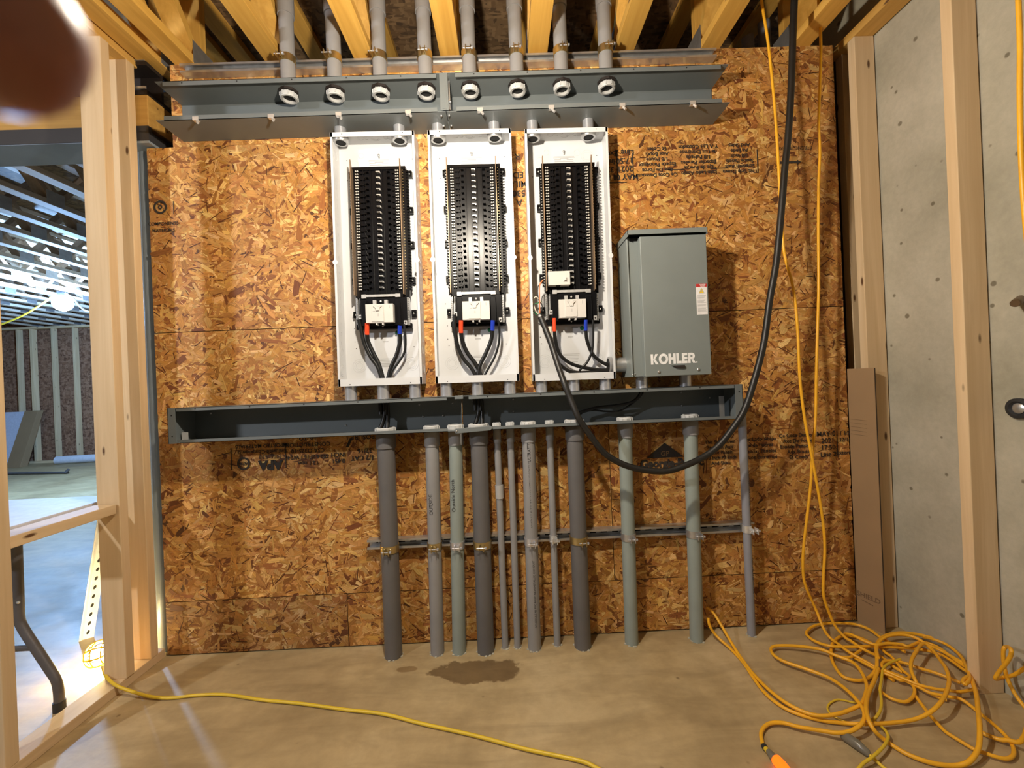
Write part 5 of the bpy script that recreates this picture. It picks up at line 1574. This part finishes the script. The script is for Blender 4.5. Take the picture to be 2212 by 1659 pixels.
MB().sphere((-1.858, -.312, .42), .006, 8).build('rivet', M['galv'], t)
MB().box(-3.25, -1.705, -.54, -.04, .722, .745).build('table_top', M['panelw'], t, .004)

t = thing('slotted_upright', (-2.115, .165, 0), 'white perforated steel upright leaning behind the doorway stud', 'upright')
m = MB()
x0, y0 = -2.118, .165
m.prism([(x0 - .004, y0 - .012), (x0, y0 - .016), (x0 + .004, y0 - .012), (x0 + .004, y0), (x0 + .036, y0 + .02), (x0 + .036, y0 + .022), (x0 - .004, y0 + .003)], .0, 1.02, 'z')
m.build('angle', M['upright'], t, .001)
for k in range(22):
    z = .035 + .0445 * k
    pts = [(x0 + .012 + .010 * (0.5 + .5 * math.cos(a)), 0, z + .010 * math.sin(a) + .004 * math.cos(a)) for a in [2 * math.pi * j / 10 for j in range(10)]]
    pts = [(p[0], y0 + (p[0] - x0 - .004) * .625 - .0006, p[2]) for p in pts]
    MB().add(pts, [tuple(range(10))]).build('slot', M['dark'], t)
t.rotation_euler = (0, .19, 0)

t = thing('leaning_sheet', (-9.35, 6.15, 0), 'white sheet leaning against the far studs of the next room', 'sheet')
MB().prism([(5.98, 0), (6.02, 0), (6.36, 1.02), (6.32, 1.02)], -9.75, -9.28, 'x').build('panel', M['panelw'], t, .003)
t = thing('leaning_carton', (-9.15, 6.1, 0), 'brown carton leaning beside the white sheet against the far studs', 'carton')
MB().prism([(5.92, 0), (6.05, 0), (6.36, 1.03), (6.26, 1.03)], -9.275, -9.02, 'x').build('box', M['card'], t, .003)
t = thing('white_roll', (-8.1, 6.2, 0), 'white roll lying on the floor by the far wall', 'roll')
m = MB().lathe((-8.55, 6.12, .075), (1, .12, 0), [(.03, 0), (.075, 0), (.075, .9), (.03, .9)], 24)
m.build('roll', M['roll'], t)
t = thing('stick', (-8, 5.05, 0), 'thin grey stick lying on the floor of the next room', 'stick')
MB().cyl((-9.0, 5.24, .022), (-7.18, 4.99, .022), .020, 10).build('rod', M['chair'], t)
MB().cyl((-7.20, 4.97, .022), (-7.16, 4.985, .075), .020, 10).build('hook', M['chair'], t)


# ================================================================== HAND AT THE LENS
skin, nt, pb = new_mat('skin')
v = mapped(nt, (1, 1, 1))
f = noise(nt, v, 220, 4)
r_ = ramp(nt, [(.3, (.22, .072, .045)), (.7, (.30, .105, .066))], f)
nt.links.new(r_.outputs[0], pb.inputs['Base Color'])
pb.inputs['Roughness'].default_value = .45
pb.inputs['Subsurface Weight'].default_value = .12
pb.inputs['Subsurface Radius'].default_value = (.006, .002, .001)
pb.inputs['Subsurface Scale'].default_value = 1.0
bump(nt, pb, f, .2, .0003)
t = thing('person', (-.16, -1.90, 1.20), 'blurred dark fingertip of a person reaching in front of the lens at the upper left', 'person')


def skinned(name, verts, edges, radii, root, mat, par, lv=2):
    o0 = ORI[par.name]
    me = bpy.data.meshes.new(name)
    me.from_pydata([(a - o0[0], b - o0[1], c - o0[2]) for a, b, c in verts], edges, [])
    o = bpy.data.objects.new(name, me)
    COL.objects.link(o)
    o.parent = par
    s = o.modifiers.new('skin', 'SKIN')
    for i, rr in enumerate(radii):
        me.skin_vertices[0].data[i].radius = (rr, rr)
    me.skin_vertices[0].data[root].use_root = True
    me.materials.append(mat)
    s.use_smooth_shade = True
    s.branch_smoothing = .4
    b = o.modifiers.new('sub', 'SUBSURF')
    b.levels = b.render_levels = lv
    return o


FT = Vector((-.0495, -1.8560, 1.1985))
V_, E_, R_ = [], [], []
def av(p, r, link=None):
    V_.append(tuple(p))
    R_.append(r)
    if link is not None:
        E_.append((link, len(V_) - 1))
    return len(V_) - 1
wr = av((-.215, -1.965, 1.120), .027)
fa = av((-.29, -2.02, 1.03), .031, wr)
fb = av((-.40, -2.10, .88), .040, fa)
pm = av((-.190, -1.945, 1.155), .030, wr)
# index finger, bent over the edge towards the lens
k0 = av((-.158, -1.915, 1.212), .0115, pm)
k1 = av((-.118, -1.880, 1.224), .0098, k0)
k2 = av((-.088, -1.862, 1.213), .0090, k1)
k3 = av(FT + Vector((-.0085, 0, .003)), .0100, k2)
k4 = av(FT + Vector((.0052, .0005, -.0015)), .0090, k3)
for j, (dz, ln) in enumerate(((-.020, 1.05), (-.040, .98), (-.058, .80))):
    b0 = av((-.155 + .003 * j, -1.925, 1.190 + dz), .0112 - .0006 * j, pm)
    b1 = av((-.155 + .040 * ln, -1.915 - .003 * j, 1.196 + dz), .0094 - .0005 * j, b0)
    b2 = av((-.155 + .066 * ln, -1.925, 1.190 + dz), .0086 - .0005 * j, b1)
    b3 = av((-.155 + .082 * ln, -1.938, 1.182 + dz), .0074 - .0005 * j, b2)
th0 = av((-.178, -1.965, 1.178), .0135, pm)
th1 = av((-.150, -1.985, 1.188), .0112, th0)
th2 = av((-.122, -1.992, 1.186), .0092, th1)
skinned('hand', V_, E_, R_, pm, skin, t)
MB().sphere((FT.x - .0005, FT.y - .001, FT.z + .0085), .0055, 12, 0, (1.2, .95, .28)).build('fingernail', simple('nail', (.52, .27, .21), .3), t)
